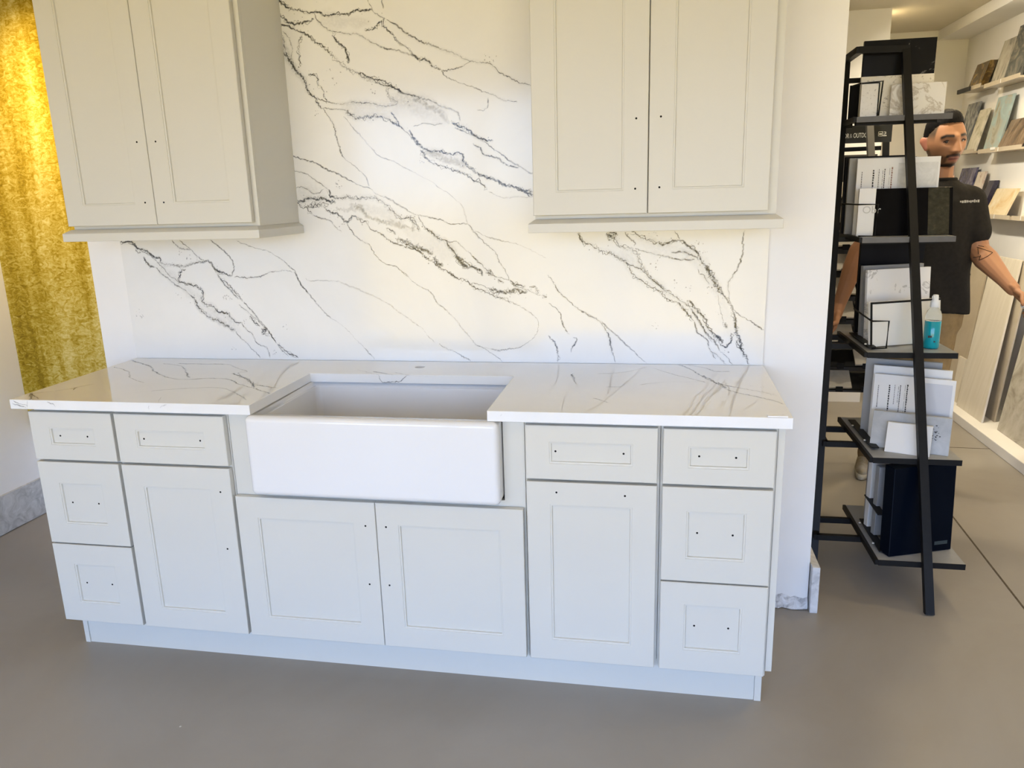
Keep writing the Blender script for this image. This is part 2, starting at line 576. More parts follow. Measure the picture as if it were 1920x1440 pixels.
t = thing('base_cabinet', 'pale grey base cabinet with drawer over door, right of the farmhouse sink', 'cabinet', (1.807, 0.0, 0.0))
carcass(t, 1.617, 1.9995, 0.115, 0.878)
face_frame(t, 1.617, 1.9995, rails2)
shaker('drawer_front', t, 1.622, 1.9925, Z1B, Z1T, 0.068, 0.048, [(1.707, 0.792), (1.899, 0.791)])
shaker('door', t, 1.622, 1.9925, Z3B, Z2T, 0.068, 0.068, [(1.709, 0.670), (1.904, 0.668)], holes_on_panel=False)

t = thing('drawer_base_cabinet', 'pale grey three-drawer base cabinet at the right end, nearest the sample rack', 'cabinet', (2.165, 0.0, 0.0))
carcass(t, 2.001, 2.3115, 0.115, 0.878)
face_frame(t, 2.001, 2.3115, rails3)
MB().box(2.312, 2.3295, 0.020, 0.612, 0.133, 0.876).build('end_panel', M['cab'], t)
shaker('drawer_front', t, 2.0075, 2.305, Z1B, Z1T, 0.068, 0.049, [(2.105, 0.791), (2.203, 0.790)])
shaker('drawer_front', t, 2.0075, 2.305, Z2B, Z2T, 0.068, 0.070, [(2.106, 0.563), (2.203, 0.561)])
shaker('drawer_front', t, 2.0075, 2.305, Z3B, Z3T, 0.068, 0.068, [(2.106, 0.271), (2.202, 0.270)])

t = thing('toe_kick', 'long pale grey toe-kick board along the floor under the base cabinets', 'toe kick', (1.15, 0.07, 0.0))
MB().box(0.024, 2.291, 0.068, 0.082, 0.0, 0.114).build('board', M['cab'], t)
MB().box(0.006, 0.0235, 0.064, 0.5, 0.0, 0.114).build('end_return', M['cab'], t)
MB().box(2.2915, 2.311, 0.064, 0.5, 0.0, 0.114).build('end_return', M['cab'], t)

# ================================================================== veins
VEIN_SLAB = """d -49,1370 -4,1368 28,1345 55,1332 85,1315 112,1304 112,1287 146,1283 183,1274 216,1276 249,1281 274,1290 297,1291 320,1287 333,1270 348,1255 369,1245 405,1236
m -16,1369 14,1350 49,1330 75,1313 98,1294 119,1287
d 16,1341 19,1333 35,1328
d 44,1313 49,1294 65,1277 86,1273
m 88,1273 104,1256 112,1243 142,1223 159,1208 176,1195 207,1178 223,1161 235,1148
d 223,1161 238,1148 240,1133 252,1114 266,1099 278,1081 296,1075 323,1068 349,1047 362,1045 379,1032 393,1025
m 392,1023 408,1002 425,986 450,958 475,934 482,918
d 179,1212 185,1238 194,1255 216,1261
d 179,1219 202,1210 229,1201 256,1195 273,1184 273,1169 269,1156 271,1135 293,1126 313,1116 327,1101 362,1094 380,1077 406,1056 420,1056
m 420,1056 440,1032 461,1013 468,993 484,974 515,959 522,941 526,919
m 98,1292 116,1272 140,1242 166,1225 183,1208
g 90,1285 140,1238 199,1191 241,1157 264,1118 302,1088 359,1058 410,1019
m 171,1372 194,1349 220,1338 245,1334
m 204,1372 239,1342 272,1310 297,1291
m 333,1372 364,1344 397,1315 412,1290 415,1261 405,1236
m 413,1230 445,1231 481,1227 528,1237 574,1249 619,1253 658,1246
f 437,1368 486,1346 560,1325 606,1298 659,1254
m 659,1250 669,1221 704,1171
D 341,1260 356,1249 370,1247
d 346,1243 361,1219 391,1198 407,1177 418,1160 439,1137
m 345,1239 368,1203 389,1186 405,1162 421,1147
m 419,1126 436,1111 453,1101 477,1077 498,1058 523,1032 542,1002 562,977
m 439,1137 463,1113 487,1079 515,1045 535,1015 554,985
d 562,977 583,955 604,940 631,930 641,920
m 562,972 578,951 603,925
m 604,940 634,920
d 457,1081 480,1058 496,1043
D 500,1030 522,1026 503,1019 524,1004
s 378,1154 358,1156 389,1148 257,1304 -6,1085 5,1079 432,1066 379,955 -12,1096 597,1041 164,1163 541,948 234,1303 195,1326
m 688,1664 717,1651 766,1638 824,1608 875,1586 911,1564 947,1549 976,1540 990,1526 1015,1513 1055,1496 1091,1473 1119,1455 1152,1442 1199,1433 1235,1423 1263,1411 1328,1409
f 873,1676 884,1652 909,1629 944,1601 964,1578 973,1545
f 995,1672 1014,1651 1068,1629 1142,1588 1191,1563 1233,1534 1275,1504 1306,1476 1319,1445 1328,1411
m 1328,1411 1345,1386 1370,1358
m 684,1612 720,1603 761,1584 785,1565 811,1546 819,1538
d 820,1541 822,1520 831,1513 857,1512 870,1508 888,1513 913,1505 944,1508 978,1507 996,1507 1014,1494 1035,1478 1053,1462 1084,1433 1103,1435 1118,1438 1132,1427 1139,1410 1152,1388
m 695,1550 711,1553 737,1543 759,1530 786,1531 803,1543
g 693,1524 758,1522 816,1527
d 690,1501 718,1502 738,1510 773,1509 792,1512 814,1499 844,1495
d 690,1499 712,1482 731,1480 737,1464 755,1450
m 755,1450 789,1440 819,1427 840,1405 858,1389
D 735,1480 759,1487 790,1491 801,1487 802,1473
d 802,1473 818,1464 841,1458 862,1438 880,1427 892,1434 908,1443 923,1437 949,1428 959,1415
m 959,1415 966,1401 988,1390 1013,1375 1035,1359 1060,1344 1089,1337
d 1089,1337 1122,1324 1155,1311 1176,1288 1205,1270 1233,1250 1262,1232 1284,1221
m 880,1427 886,1406 903,1381 932,1357 963,1337 978,1308 995,1286 1025,1272 1054,1262 1080,1242 1101,1224
o 842,1470 903,1469 944,1465 972,1436 1017,1424 1064,1413 1101,1405 1126,1387
o 897,1488 933,1472 954,1450 979,1432 1020,1426
g 927,1482 1000,1460 1072,1416 1143,1366 1215,1330 1265,1294
d 1026,1400 1048,1390 1062,1378
D 1067,1365 1090,1351 1112,1345 1141,1329 1159,1320 1178,1316 1196,1307
d 1090,1349 1104,1338 1126,1327 1152,1316
D 1199,1295 1213,1277 1230,1262
m 1148,1441 1161,1414 1175,1398 1189,1383 1217,1365 1239,1354
d 1168,1400 1178,1393 1196,1379 1221,1361 1242,1354 1252,1336 1270,1322 1280,1297 1294,1283 1318,1261 1347,1254 1365,1243
m 1239,1357 1264,1346 1279,1350 1303,1332 1328,1310 1342,1293 1366,1271
D 1280,1297 1301,1272 1322,1258
o 1111,1436 1128,1415 1122,1387
s 854,1561 861,1554 825,1453 839,1439 1173,1625 821,1450 861,1419
f 635,1271 658,1256 666,1238 673,1212 701,1174 726,1144 751,1111 791,1073 825,1052 858,1020 895,979 924,948 949,920
f 700,1223 717,1215 773,1215 827,1211 873,1194 925,1173 970,1153 1015,1129 1051,1101 1095,1070 1136,1040 1161,1010 1186,984
f 1101,1225 1115,1208 1144,1190 1173,1174 1191,1154 1205,1128 1234,1106 1262,1077 1290,1041 1322,1000 1344,976 1355,971
f 1080,1245 1101,1225
m 1201,979 1234,962 1290,935 1319,918
m 1351,1383 1373,1354 1402,1330 1423,1307 1441,1270 1455,1248 1465,1226 1485,1201
f 1353,1383 1392,1365 1428,1353 1476,1343 1531,1325 1567,1305 1607,1286
d 1282,1301 1306,1283 1324,1270 1343,1260 1361,1249 1375,1227
D 1276,1301 1294,1276 1320,1261
m 1340,1297 1362,1278 1380,1256 1406,1234 1424,1223 1450,1216 1472,1210
D 1387,1242 1413,1232
d 1472,1210 1487,1199 1509,1193 1527,1186
d 1429,1214 1435,1207 1450,1201
m 1479,1197 1527,1178 1564,1164 1586,1156
D 1396,1181 1422,1172 1449,1168 1471,1170 1490,1175 1509,1171 1535,1171
d 1471,1160 1490,1175
m 1333,1204 1367,1194 1396,1183
d 1250,1239 1284,1221 1310,1211 1332,1196 1358,1179 1403,1162 1426,1151 1455,1140 1478,1133
m 1478,1133 1507,1116
f 1507,1116 1544,1095 1566,1071 1572,1049 1565,1023 1542,996 1507,973 1465,963 1423,959 1362,968
f 1343,974 1362,968 1396,949 1437,916
d 1542,1184 1561,1189 1570,1182
d 1563,1182 1570,1162
d 1586,1156 1601,1152 1603,1162
m 1608,1229 1624,1205 1638,1181 1663,1152 1692,1127 1721,1103 1754,1088 1780,1072
m 1610,1130 1637,1110 1651,1086 1657,1060 1673,1023 1684,1018
m 1695,1008 1708,999 1694,975 1687,952
m 1606,1014 1631,982 1640,948 1638,917
m 1638,944 1646,933 1636,921
m 1714,1371 1730,1341
d 1716,1371 1732,1339 1766,1325 1794,1309 1834,1296 1866,1278 1881,1262 1894,1242 1914,1216 1937,1202 1965,1184 1993,1166 2017,1145 2052,1129
d 1814,1369 1834,1357 1842,1343 1855,1325 1885,1319 1905,1307 1919,1295 1925,1269 1941,1245 1957,1222
D 1810,1367 1830,1353 1845,1369 1818,1357 1841,1347
m 1873,1370 1889,1348 1908,1336 1905,1321
d 1894,1372 1928,1353 1963,1341 1990,1329 2009,1328 2032,1336 2057,1340
m 2039,1371 2057,1340
d 2057,1340 2086,1322 2110,1302 2126,1275 2146,1247 2166,1224 2178,1192 2198,1165 2226,1129 2239,1101
D 2142,1255 2166,1220 2182,1184 2202,1157
m 1909,1317 1952,1300 1991,1292 2049,1278 2107,1274
m 2029,1299 2052,1299 2068,1303 2087,1295 2118,1277
g 1943,1336 1983,1316 2029,1307 2087,1287
m 1877,1268 1913,1250 1937,1238 1969,1206 2001,1181 2032,1157 2072,1133 2104,1101 2137,1049 2165,1012 2193,980 2202,960
d 1957,1222 1977,1198 1997,1189 2032,1163
d 2052,1129 2070,1117 2089,1089 2109,1067
m 2109,1067 2125,1028 2154,1000 2168,968 2190,947 2223,917
m 2104,1105 2141,1045 2161,1008 2173,992
d 2085,1137 2107,1117 2127,1097 2148,1069 2156,1045 2180,1021 2196,1004 2201,984
D 2180,1021 2200,1004 2205,988
d 2201,986 2217,976 2230,984 2237,1001 2234,1025
d 2239,1101 2246,1065 2255,1029 2264,997 2275,964 2287,944 2296,914
d 2250,999 2265,977 2273,964
D 2212,1061 2220,1041
m 2239,1105 2258,1089 2286,1073 2321,1049 2342,1037
m 2263,1370 2261,1327 2258,1273 2234,1223 2218,1188 2223,1157 2226,1133
m 2202,960 2226,939 2246,915
m 2170,963 2187,935
m 1721,1101 1774,1074 1802,1048 1823,1002 1833,956 1843,917
f 1794,1064 1851,1011 1908,957 1953,916
f 2187,1157 2197,1101 2209,1065
m 2119,1244 2123,1228 2139,1220 2159,1188
g 2067,1318 2126,1259 2187,1157 2220,1077 2247,1001
g 1857,1310 1913,1262 1977,1198 2052,1141 2132,1061 2193,980
s 1977,1273 1984,1257 2043,1197 2096,1181 2113,1327 2138,1298 2163,1177 1975,1048 1974,1366 2199,1095 2233,958
d 691,2170 725,2150 756,2136 820,2125 862,2116 904,2112 947,2116 990,2120 1027,2122
d 685,2182 710,2164 725,2150
m 822,2122 826,2103 843,2086 874,2065 921,2053 973,2045 1024,2016 1065,1998 1127,1982 1163,1969 1187,1946
m 1009,2160 1027,2123 1051,2100 1069,2088
m 1063,2152 1068,2120
d 1069,2092 1065,2070 1089,2040 1118,2011 1153,1983 1183,1956 1213,1950 1233,1930 1258,1917
m 1076,2087 1121,2057 1171,2022 1241,1992 1312,1963 1362,1939 1417,1931 1461,1899 1510,1871 1562,1853
m 1258,1917 1299,1917 1362,1939
m 1258,1915 1283,1890 1343,1866 1418,1836 1468,1813 1514,1803
d 1061,2084 1028,2063 996,2058
d 685,2131 715,2110 725,2096 785,2097 818,2104
d 686,2098 724,2086 776,2062 817,2033 862,1998 902,1957 953,1926 1005,1900 1057,1880 1093,1866
m 1093,1866 1139,1845 1191,1831 1242,1809 1283,1791 1311,1777 1315,1751
d 964,1926 995,1910 1037,1898 1083,1876 1118,1851
d 883,2053 897,2024 922,2008 928,1984 929,1956
d 769,2053 753,2023 752,1990 754,1956
d 687,2079 701,2031 713,1982 737,1947 761,1912 779,1872 804,1837 824,1816
d 686,2046 703,1993 732,1952
m 720,2049 730,2020 718,1982
m 700,2074 725,2048
d 779,1928 811,1919 814,1895 829,1875 830,1855 847,1835
m 805,1852 837,1838 880,1828 945,1830 1010,1822 1052,1813 1089,1814 1098,1828
d 1061,1868 1070,1839 1098,1823
m 824,1816 878,1811 910,1803
d 910,1803 941,1779 985,1780 1028,1780 1065,1764 1101,1746
m 824,1814 853,1771 865,1721 877,1665 884,1652
f 898,1786 938,1738 998,1671 1009,1663
g 890,1818 997,1799 1078,1805 1158,1806 1235,1774 1276,1762
g 1081,1848 1159,1815 1236,1793
g 834,2107 913,2088 1019,2086
g 696,2031 727,1957 766,1902
m 1072,1793 1101,1746 1136,1710 1166,1674
d 1132,1730 1157,1694 1176,1669 1213,1660 1266,1649 1313,1645 1322,1625 1352,1589 1368,1579
o 1154,1830 1190,1814 1236,1790 1266,1763 1291,1742
m 1149,1743 1186,1749 1223,1745 1255,1749
d 1286,1747 1327,1731 1362,1706 1398,1687 1429,1684
m 1296,1732 1337,1712 1372,1700 1413,1670 1453,1639 1503,1604 1564,1569
m 1356,1677 1381,1661 1391,1642 1437,1628 1472,1605 1513,1591
d 1171,1664 1190,1634 1227,1613 1268,1599 1310,1583 1351,1565
d 1346,1565 1356,1555 1377,1549 1402,1523
d 1368,1579 1409,1563 1455,1542 1501,1526 1562,1513
d 1511,1525 1562,1497
f 1407,1518 1448,1497 1511,1496 1562,1494
o 1181,1659 1254,1632 1332,1605
g 1202,1649 1280,1626 1332,1600
m 1413,1822 1414,1794 1401,1783 1376,1786
s 1127,1822 800,1803 1013,1866 864,1926 875,1904 1408,1953 1432,1942"""
VEIN_TOP = """m -40,-13 -36,32
d -37,66 45,-28
m -27,55 57,-6
m 83,111 67,146 94,198
m -26,456 84,388 163,294 267,223
m -52,582 107,479 188,394 306,304 389,283 462,306 544,293 611,234 698,180 787,118
m 133,527 235,486 330,374 379,309
m 191,530 305,527 401,527 470,470 542,416 524,387 621,286 692,191
d 504,385 621,286 692,191
m 673,226 783,186
f 366,120 440,154 551,181 626,151 751,39
f 484,-14 451,47
m 74,146 23,94 -24,56
f 940,469 1047,393
m 1008,445 1100,396
f 1090,436 1176,388 1254,380
m 2061,615 2098,551 2136,432 2172,355 2204,263 2248,217 2298,173 2342,114
m 2084,616 2138,580 2184,519 2227,521
f 1976,557 2036,473 2088,417 2137,364
d 2137,455 2172,355 2197,293
f 1936,317 2008,355 2112,366 2161,343
f 1790,457 1877,487 1953,569
m 2173,366 2200,325 2299,250 2331,213
f 1804,144 1856,92
m 1707,452 1735,313
f 1834,281 1880,289
s 2290,321 2294,250 2320,232"""
VSTYLE = {  # half width, alpha, jitter, colour
    'd': (0.0027, 0.95, 0.0038, (0.075, 0.075, 0.080)),
    'D': (0.0036, 0.72, 0.0060, (0.070, 0.070, 0.078)),
    'm': (0.0021, 0.72, 0.0024, (0.115, 0.115, 0.118)),
    'f': (0.0021, 0.50, 0.0018, (0.20, 0.20, 0.195)),
    'g': (0.0300, 0.10, 0.0060, (0.30, 0.305, 0.29)),
    'o': (0.0080, 0.26, 0.0060, (0.32, 0.28, 0.17)),
}
def veining(text, to3d, nrm, bounds, parent, seed=5, k_alpha=1.0, k_width=1.0):
    rnd = random.Random(seed)
    vs, fs, cols = [], [], []
    (u0, u1), (w0, w1) = bounds
    def clampp(u, w):
        return min(max(u, u0), u1), min(max(w, w0), w1)
    def strip(pts, hw, al, col, vary):
        n = len(pts)
        base = len(vs)
        wv = 1.0
        av = 1.0
        for i, (u, w) in enumerate(pts):
            a, b = pts[max(i - 1, 0)], pts[min(i + 1, n - 1)]
            du, dw = b[0] - a[0], b[1] - a[1]
            L = math.hypot(du, dw) or 1
            nu, nw = -dw / L, du / L
            wv = min(1.7, max(0.45, wv + rnd.uniform(-0.28, 0.28))) if vary else 1
            av = min(1.0, max(0.35, av + rnd.uniform(-0.16, 0.16))) if vary else 1
            end = min(1.0, 0.35 + min(i, n - 1 - i) / 4)
            h = hw * wv * (0.5 + 0.5 * end) * k_width
            for s, aa in ((-1, 0.0), (-0.42, 1.0), (0.42, 1.0), (1, 0.0)):
                vs.append(to3d(*clampp(u + nu * h * s, w + nw * h * s)))
                cols.append(col + (al * av * aa * end * k_alpha,))
            if i:
                for j in range(3):
                    q = base + 4 * i + j
                    fs.append((q - 4, q - 3, q + 1, q))
    def fine(pts, jit, step=0.0045):
        out = []
        ph = [(rnd.uniform(0, 6.28), rnd.uniform(0.6, 1.4)) for _ in range(4)]
        s_tot = 0
        for i in range(len(pts) - 1):
            p0 = pts[max(i - 1, 0)]; p1 = pts[i]; p2 = pts[i + 1]; p3 = pts[min(i + 2, len(pts) - 1)]
            L = math.hypot(p2[0] - p1[0], p2[1] - p1[1])
            n = max(1, int(L / step))
            for k in range(n):
                q = k / n
                c = [0.5 * ((2 * p1[d]) + (-p0[d] + p2[d]) * q + (2 * p0[d] - 5 * p1[d] + 4 * p2[d] - p3[d]) * q * q + (-p0[d] + 3 * p1[d] - 3 * p2[d] + p3[d]) * q ** 3) for d in (0, 1)]
                s = s_tot + L * q
                off = sum(a * math.sin(s * f * 6.28 / 1.0 + p[0]) for (a, f), p in zip(((0.55, 14), (0.35, 37), (0.25, 71), (0.2, 113)), ph)) * jit
                off += rnd.uniform(-1, 1) * jit * 0.6
                tx, ty = p2[0] - p1[0], p2[1] - p1[1]
                l = math.hypot(tx, ty) or 1
                out.append((c[0] - ty / l * off, c[1] + tx / l * off))
            s_tot += L
        out.append(pts[-1])
        return out
    def speck(u, w, r, al, col):
        k = 6
        base = len(vs)
        vs.append(to3d(*clampp(u, w)))
        cols.append(col + (al * k_alpha,))
        sq = rnd.uniform(0.4, 1.0)
        ro = rnd.uniform(0, 3.14)
        for j in range(k):
            a = j * 6.283 / k
            x, y = r * math.cos(a), r * sq * math.sin(a)
            vs.append(to3d(*clampp(u + x * math.cos(ro) - y * math.sin(ro), w + x * math.sin(ro) + y * math.cos(ro))))
            cols.append(col + (al * 0.55 * k_alpha,))
        for j in range(k):
            fs.append((base, base + 1 + j, base + 1 + (j + 1) % k))
    for ln in text.strip().split('\n'):
        ty = ln[0]
        pts = [tuple(float(v) / 1000 for v in p.split(',')) for p in ln[2:].split()]
        if ty == 's':
            for u, w in pts:
                for _ in range(5):
                    speck(u + rnd.gauss(0, 0.007), w + rnd.gauss(0, 0.007), rnd.uniform(0.0012, 0.0034), 0.6, (0.13, 0.13, 0.13))
            continue
        hw, al, jit, col = VSTYLE[ty]
        fp = fine(pts, jit, 0.012 if ty in 'g' else 0.0042)
        strip(fp, hw, al, col, True)
        if ty in 'dD':
            strip(fine(pts, jit * 2.1), hw * 0.45, al * 0.8, col, True)
            if ty == 'D':
                strip(fine(pts, jit * 1.5), hw * 0.5, al * 0.9, col, True)
            strip(fp[::3] if len(fp) > 9 else fp, hw * 3.2, 0.10, (0.34, 0.34, 0.32), True)
            for q in fp[::(5 if ty == 'D' else 9)]:
                speck(q[0] + rnd.gauss(0, 0.010), q[1] + rnd.gauss(0, 0.010), rnd.uniform(0.001, 0.0030), 0.75, col)
        elif ty == 'm':
            strip(fp[::3] if len(fp) > 9 else fp, hw * 3.0, 0.07, (0.36, 0.36, 0.33), True)
    # strips of one layer sit a hair apart so that overlaps never coincide
    off = WORLD_LOC[parent.name]
    me = bpy.data.meshes.new('veining')
    nv = Vector(nrm)
    vv = []
    for i, p in enumerate(vs):
        vv.append(tuple(Vector(p) + nv * (0.00035 + 0.00000001 * i) - off))
    me.from_pydata(vv, [], fs)
    at = me.color_attributes.new('vein', 'FLOAT_COLOR', 'POINT')
    flat = [c for q in cols for c in q]
    at.data.foreach_set('color', flat)
    me.update()
    o = link('veining', me, M['vein'], parent)
    o['kind'] = 'stuff'
    return o

# ------------------------------------------------------------------ backsplash: full-height slab + piece under the right wall cabinet
bs = thing('backsplash', 'full-height white quartz backsplash with dark grey veining behind the counter', 'backsplash', (1.15, 0.63, 0.915))
s1 = MB().box(-0.050, 1.6045, 0.623, 0.639, 0.9145, CEIL - 0.002).build('slab', M['quartz'], bs)
s2 = MB().box(1.6045, 2.343, 0.623, 0.639, 0.9145, CEIL - 0.002).build('slab', M['quartz'], bs)
def split(text, cut, left):
    out = []
    for ln in text.strip().split('\n'):
        xs_ = [float(p.split(',')[0]) for p in ln[2:].split()]
        if (sum(xs_) / len(xs_) < cut) == left:
            out.append(ln)
    return '\n'.join(out)
veining(split(VEIN_SLAB, 1604, True), lambda u, w: (u, 0.623, w), (0, -1, 0), ((-0.049, 1.603), (0.916, 2.58)), s1, 5)
veining(split(VEIN_SLAB, 1604, False), lambda u, w: (u, 0.623, w), (0, -1, 0), ((1.606, 2.342), (0.916, 2.58)), s2, 6)

# ------------------------------------------------------------------ countertop with sink cut-out and tap hole
ct = thing('countertop', 'polished white quartz countertop with grey veins, notched around the sink', 'countertop', (1.15, 0.3, 0.883))
cm = MB()
poly = [(-0.042, -0.018), (0.789, -0.018), (0.789, 0.405), (1.517, 0.405), (1.517, -0.018), (2.341, -0.018), (2.346, 0.6225), (-0.050, 0.6225)]
hx, hy, hr, hn = 1.153, 0.528, 0.0175, 20
# top/bottom built as a frame around the hole so that the hole is real
sq = [(hx - 0.05, hy - 0.05), (hx + 0.05, hy - 0.05), (hx + 0.05, hy + 0.05), (hx - 0.05, hy + 0.05)]
bm = bmesh.new()
ZB, ZT = 0.883, 0.914
def bv(x, y, z):
    return bm.verts.new((x, y, z))
layers = {}
for z in (ZB, ZT):
    P = [bv(x, y, z) for x, y in poly]
    Q = [bv(x, y, z) for x, y in sq]
    H = [bv(hx + hr * math.cos(a), hy + hr * math.sin(a), z) for a in [math.radians(-135) + i * 2 * math.pi / hn for i in range(hn)]]
    layers[z] = (P, Q, H)
    bm.faces.new([P[0], P[1], P[2], P[7]])
    bm.faces.new([P[4], P[5], P[6], P[3]])
    bm.faces.new([P[2], P[3], Q[1], Q[0]])
    bm.faces.new([P[3], P[6], Q[2], Q[1]])
    bm.faces.new([P[6], P[7], Q[3], Q[2]])
    bm.faces.new([P[7], P[2], Q[0], Q[3]])
    q4 = hn // 4
    for s in range(4):
        bm.faces.new([Q[s], Q[(s + 1) % 4]] + [H[(s * q4 + i) % hn] for i in range(q4, -1, -1)])
Pb, Qb, Hb = layers[ZB]
Pt, Qt, Ht = layers[ZT]
for i in range(8):
    bm.faces.new([Pb[i], Pb[(i + 1) % 8], Pt[(i + 1) % 8], Pt[i]])
for i in range(hn):
    bm.faces.new([Hb[i], Ht[i], Ht[(i + 1) % hn], Hb[(i + 1) % hn]])
bmesh.ops.recalc_face_normals(bm, faces=bm.faces)
me = bpy.data.meshes.new('slab')
off = WORLD_LOC[ct.name]
bmesh.ops.translate(bm, verts=bm.verts, vec=-off)
bm.to_mesh(me)
bm.free()
slab = link('slab', me, M['quartz_top'], ct, bevel=0.0012, seg=2)
veining(VEIN_TOP, lambda u, w: (u, w, 0.914), (0, 0, 1), ((-0.04, 2.34), (-0.016, 0.62)), slab, 9, 1.15, 1.15)
veining("""m 1042,912 1052,888 1091,887 1118,889 1136,906 1151,912""", lambda u, w: (u, 0.405, w), (0, -1, 0), ((0.8, 1.5), (0.8835, 0.913)), slab, 3, 1.0, 0.8)
veining("""m -30,911 -12,903 8,899 22,895
m -34,902 -5,895 15,888
m 22,912 20,897 19,886
m 95,908 118,903 123,893
m 455,905 452,893
f 515,911 500,903 490,899
f 1560,905 1556,899""", lambda u, w: (u, -0.018, w), (0, -1, 0), ((-0.04, 2.33), (0.8845, 0.9125)), slab, 4, 0.8, 0.8)
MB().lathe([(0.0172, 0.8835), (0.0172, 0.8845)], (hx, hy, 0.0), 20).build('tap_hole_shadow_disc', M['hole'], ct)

tag(MB().box(2.276, 2.328, -0.0165, 0.0, 0.9145, 0.918).build('sample_chip', plain('white_chip', (0.86, 0.86, 0.85), 0.3), bevel=0.0006),
    'small thin white chip lying on the counter corner near the right end', 'sample chip')

# ------------------------------------------------------------------ farmhouse sink
def make_sink():
    bm = bmesh.new()
    X0, X1, Y0, Y1, Z0, Z1 = 0.7715, 1.5495, -0.033, 0.455, 0.6305, 0.8822
    def rect(x0, x1, y0, y1, z):
        return [bm.verts.new(p) for p in ((x0, y0, z), (x1, y0, z), (x1, y1, z), (x0, y1, z))]
    A = rect(X0, X1, Y0, Y1, Z0)
    B = rect(X0, X1, Y0, Y1, Z1)
    Ci = rect(0.797, 1.511, 0.000, 0.418, Z1)
    D = rect(0.797, 1.511, 0.000, 0.418, 0.866)
    E_ = rect(0.806, 1.502, 0.006, 0.411, 0.864)
    F = rect(0.815, 1.493, 0.012, 0.402, 0.665)
    bm.faces.new(A[::-1])
    def band(a, b):
        return [bm.faces.new([a[i], a[(i + 1) % 4], b[(i + 1) % 4], b[i]]) for i in range(4)]
    for a, b in ((A, B), (B, Ci), (Ci, D), (D, E_), (E_, F)):
        band(a, b)
    bm.faces.new(F)
    bmesh.ops.recalc_face_normals(bm, faces=bm.faces)
    bm.edges.ensure_lookup_table()
    As, Bs, Fs = set(A), set(B), set(F)
    def sel(test):
        return [e for e in bm.edges if test(e)]
    front = sel(lambda e: (e.verts[0] in As or e.verts[0] in Bs) and (e.verts[1] in As or e.verts[1] in Bs))
    inner = sel(lambda e: e.verts[0] in Fs and e.verts[1] in Fs)
    corner = sel(lambda e: (e.verts[0] in Fs) != (e.verts[1] in Fs) and not (e.verts[0] in As or e.verts[0] in Bs))
    bmesh.ops.bevel(bm, geom=front, offset=0.017, segments=5, affect='EDGES', profile=0.5)
    bm.edges.ensure_lookup_table()
    e2 = [e for e in inner + corner if e.is_valid]
    bmesh.ops.bevel(bm, geom=e2, offset=0.02, segments=4, affect='EDGES', profile=0.5)
    me = bpy.data.meshes.new('farmhouse_sink')
    bm.to_mesh(me)
    bm.free()
    for p in me.polygons:
        p.use_smooth = True
    return me
sk = thing('farmhouse_sink', 'white fireclay farmhouse sink with smooth apron front set in the counter', 'sink', (1.16, 0.2, 0.6305))
me = make_sink()
for v in me.vertices:
    v.co -= WORLD_LOC[sk.name]
so = link('basin', me, M['porcelain'], sk)
md = so.modifiers.new('shade', 'WEIGHTED_NORMAL')
md.keep_sharp = True
dr = MB().lathe([(0.045, 0.6652), (0.045, 0.6675), (0.036, 0.6678), (0.030, 0.6660)], (1.155, 0.21, 0.0), 24)
dr.build('drain', plain('steel', (0.5, 0.5, 0.5), 0.25, 0.5, 1.0), sk)

# ================================================================== wall cabinets
UF = 0.312           # wall-cabinet door face
UT = 2.35
def wall_cabinet(label, x0, x1, doors, holes, xs0, xs1):
    t = thing('wall_cabinet', label, 'cabinet', ((x0 + x1) / 2, 0.45, 1.39))
    MB().box(xs0, xs1, UF + 0.0385, 0.6225, 1.428, UT).build('body', M['cab'], t)
    f = MB()
    f.box(xs0, xs0 + 0.03, UF + 0.0225, UF + 0.038, 1.428, UT)
    f.box(xs1 - 0.03, xs1, UF + 0.0225, UF + 0.038, 1.428, UT)
    f.box(xs0 + 0.03, xs1 - 0.03, UF + 0.0225, UF + 0.038, 1.428, 1.465)
    f.box(xs0 + 0.03, xs1 - 0.03, UF + 0.0225, UF + 0.038, UT - 0.04, UT)
    f.build('face_frame', M['cab'], t)
    for (a, b), h in zip(doors, holes):
        shaker('door', t, a, b, 1.4395, UT - 0.01, 0.0695, 0.067, h, UF, False)
    # light rail: flat band with a bevel up to the cabinet, mitred returns
    r = MB()
    px = 0.016
    rx0, rx1, ry = xs0 - px, xs1 + px, UF - 0.020
    lo = [(rx0, ry, 1.389), (rx1, ry, 1.389), (rx1, 0.6225, 1.389), (rx0, 0.6225, 1.389)]
    mi = [(rx0, ry, 1.4155), (rx1, ry, 1.4155), (rx1, 0.6225, 1.4155), (rx0, 0.6225, 1.4155)]
    hi = [(xs0 + 0.001, UF + 0.004, 1.4278), (xs1 - 0.001, UF + 0.004, 1.4278), (xs1 - 0.001, 0.6225, 1.4278), (xs0 + 0.001, 0.6225, 1.4278)]
    r.loft([lo, mi, hi])
    r.build('light_rail', M['cab'], t, bevel=0.0012)
    return t
wall_cabinet('pale grey two-door wall cabinet at the left, beside the gold onyx', -0.003, 0.680,
             [(-0.003, 0.3355), (0.3375, 0.680)], [[(0.302, 1.705), (0.302, 1.512)], [(0.370, 1.704), (0.371, 1.511)]], 0.001, 0.696)
wall_cabinet('pale cream-grey two-door wall cabinet at the right, above the right-hand counter', 1.610, 2.294,
             [(1.610, 1.9505), (1.9530, 2.294)], [[(1.916, 1.708), (1.915, 1.511)], [(1.986, 1.710), (1.985, 1.513)]], 1.612, 2.320)

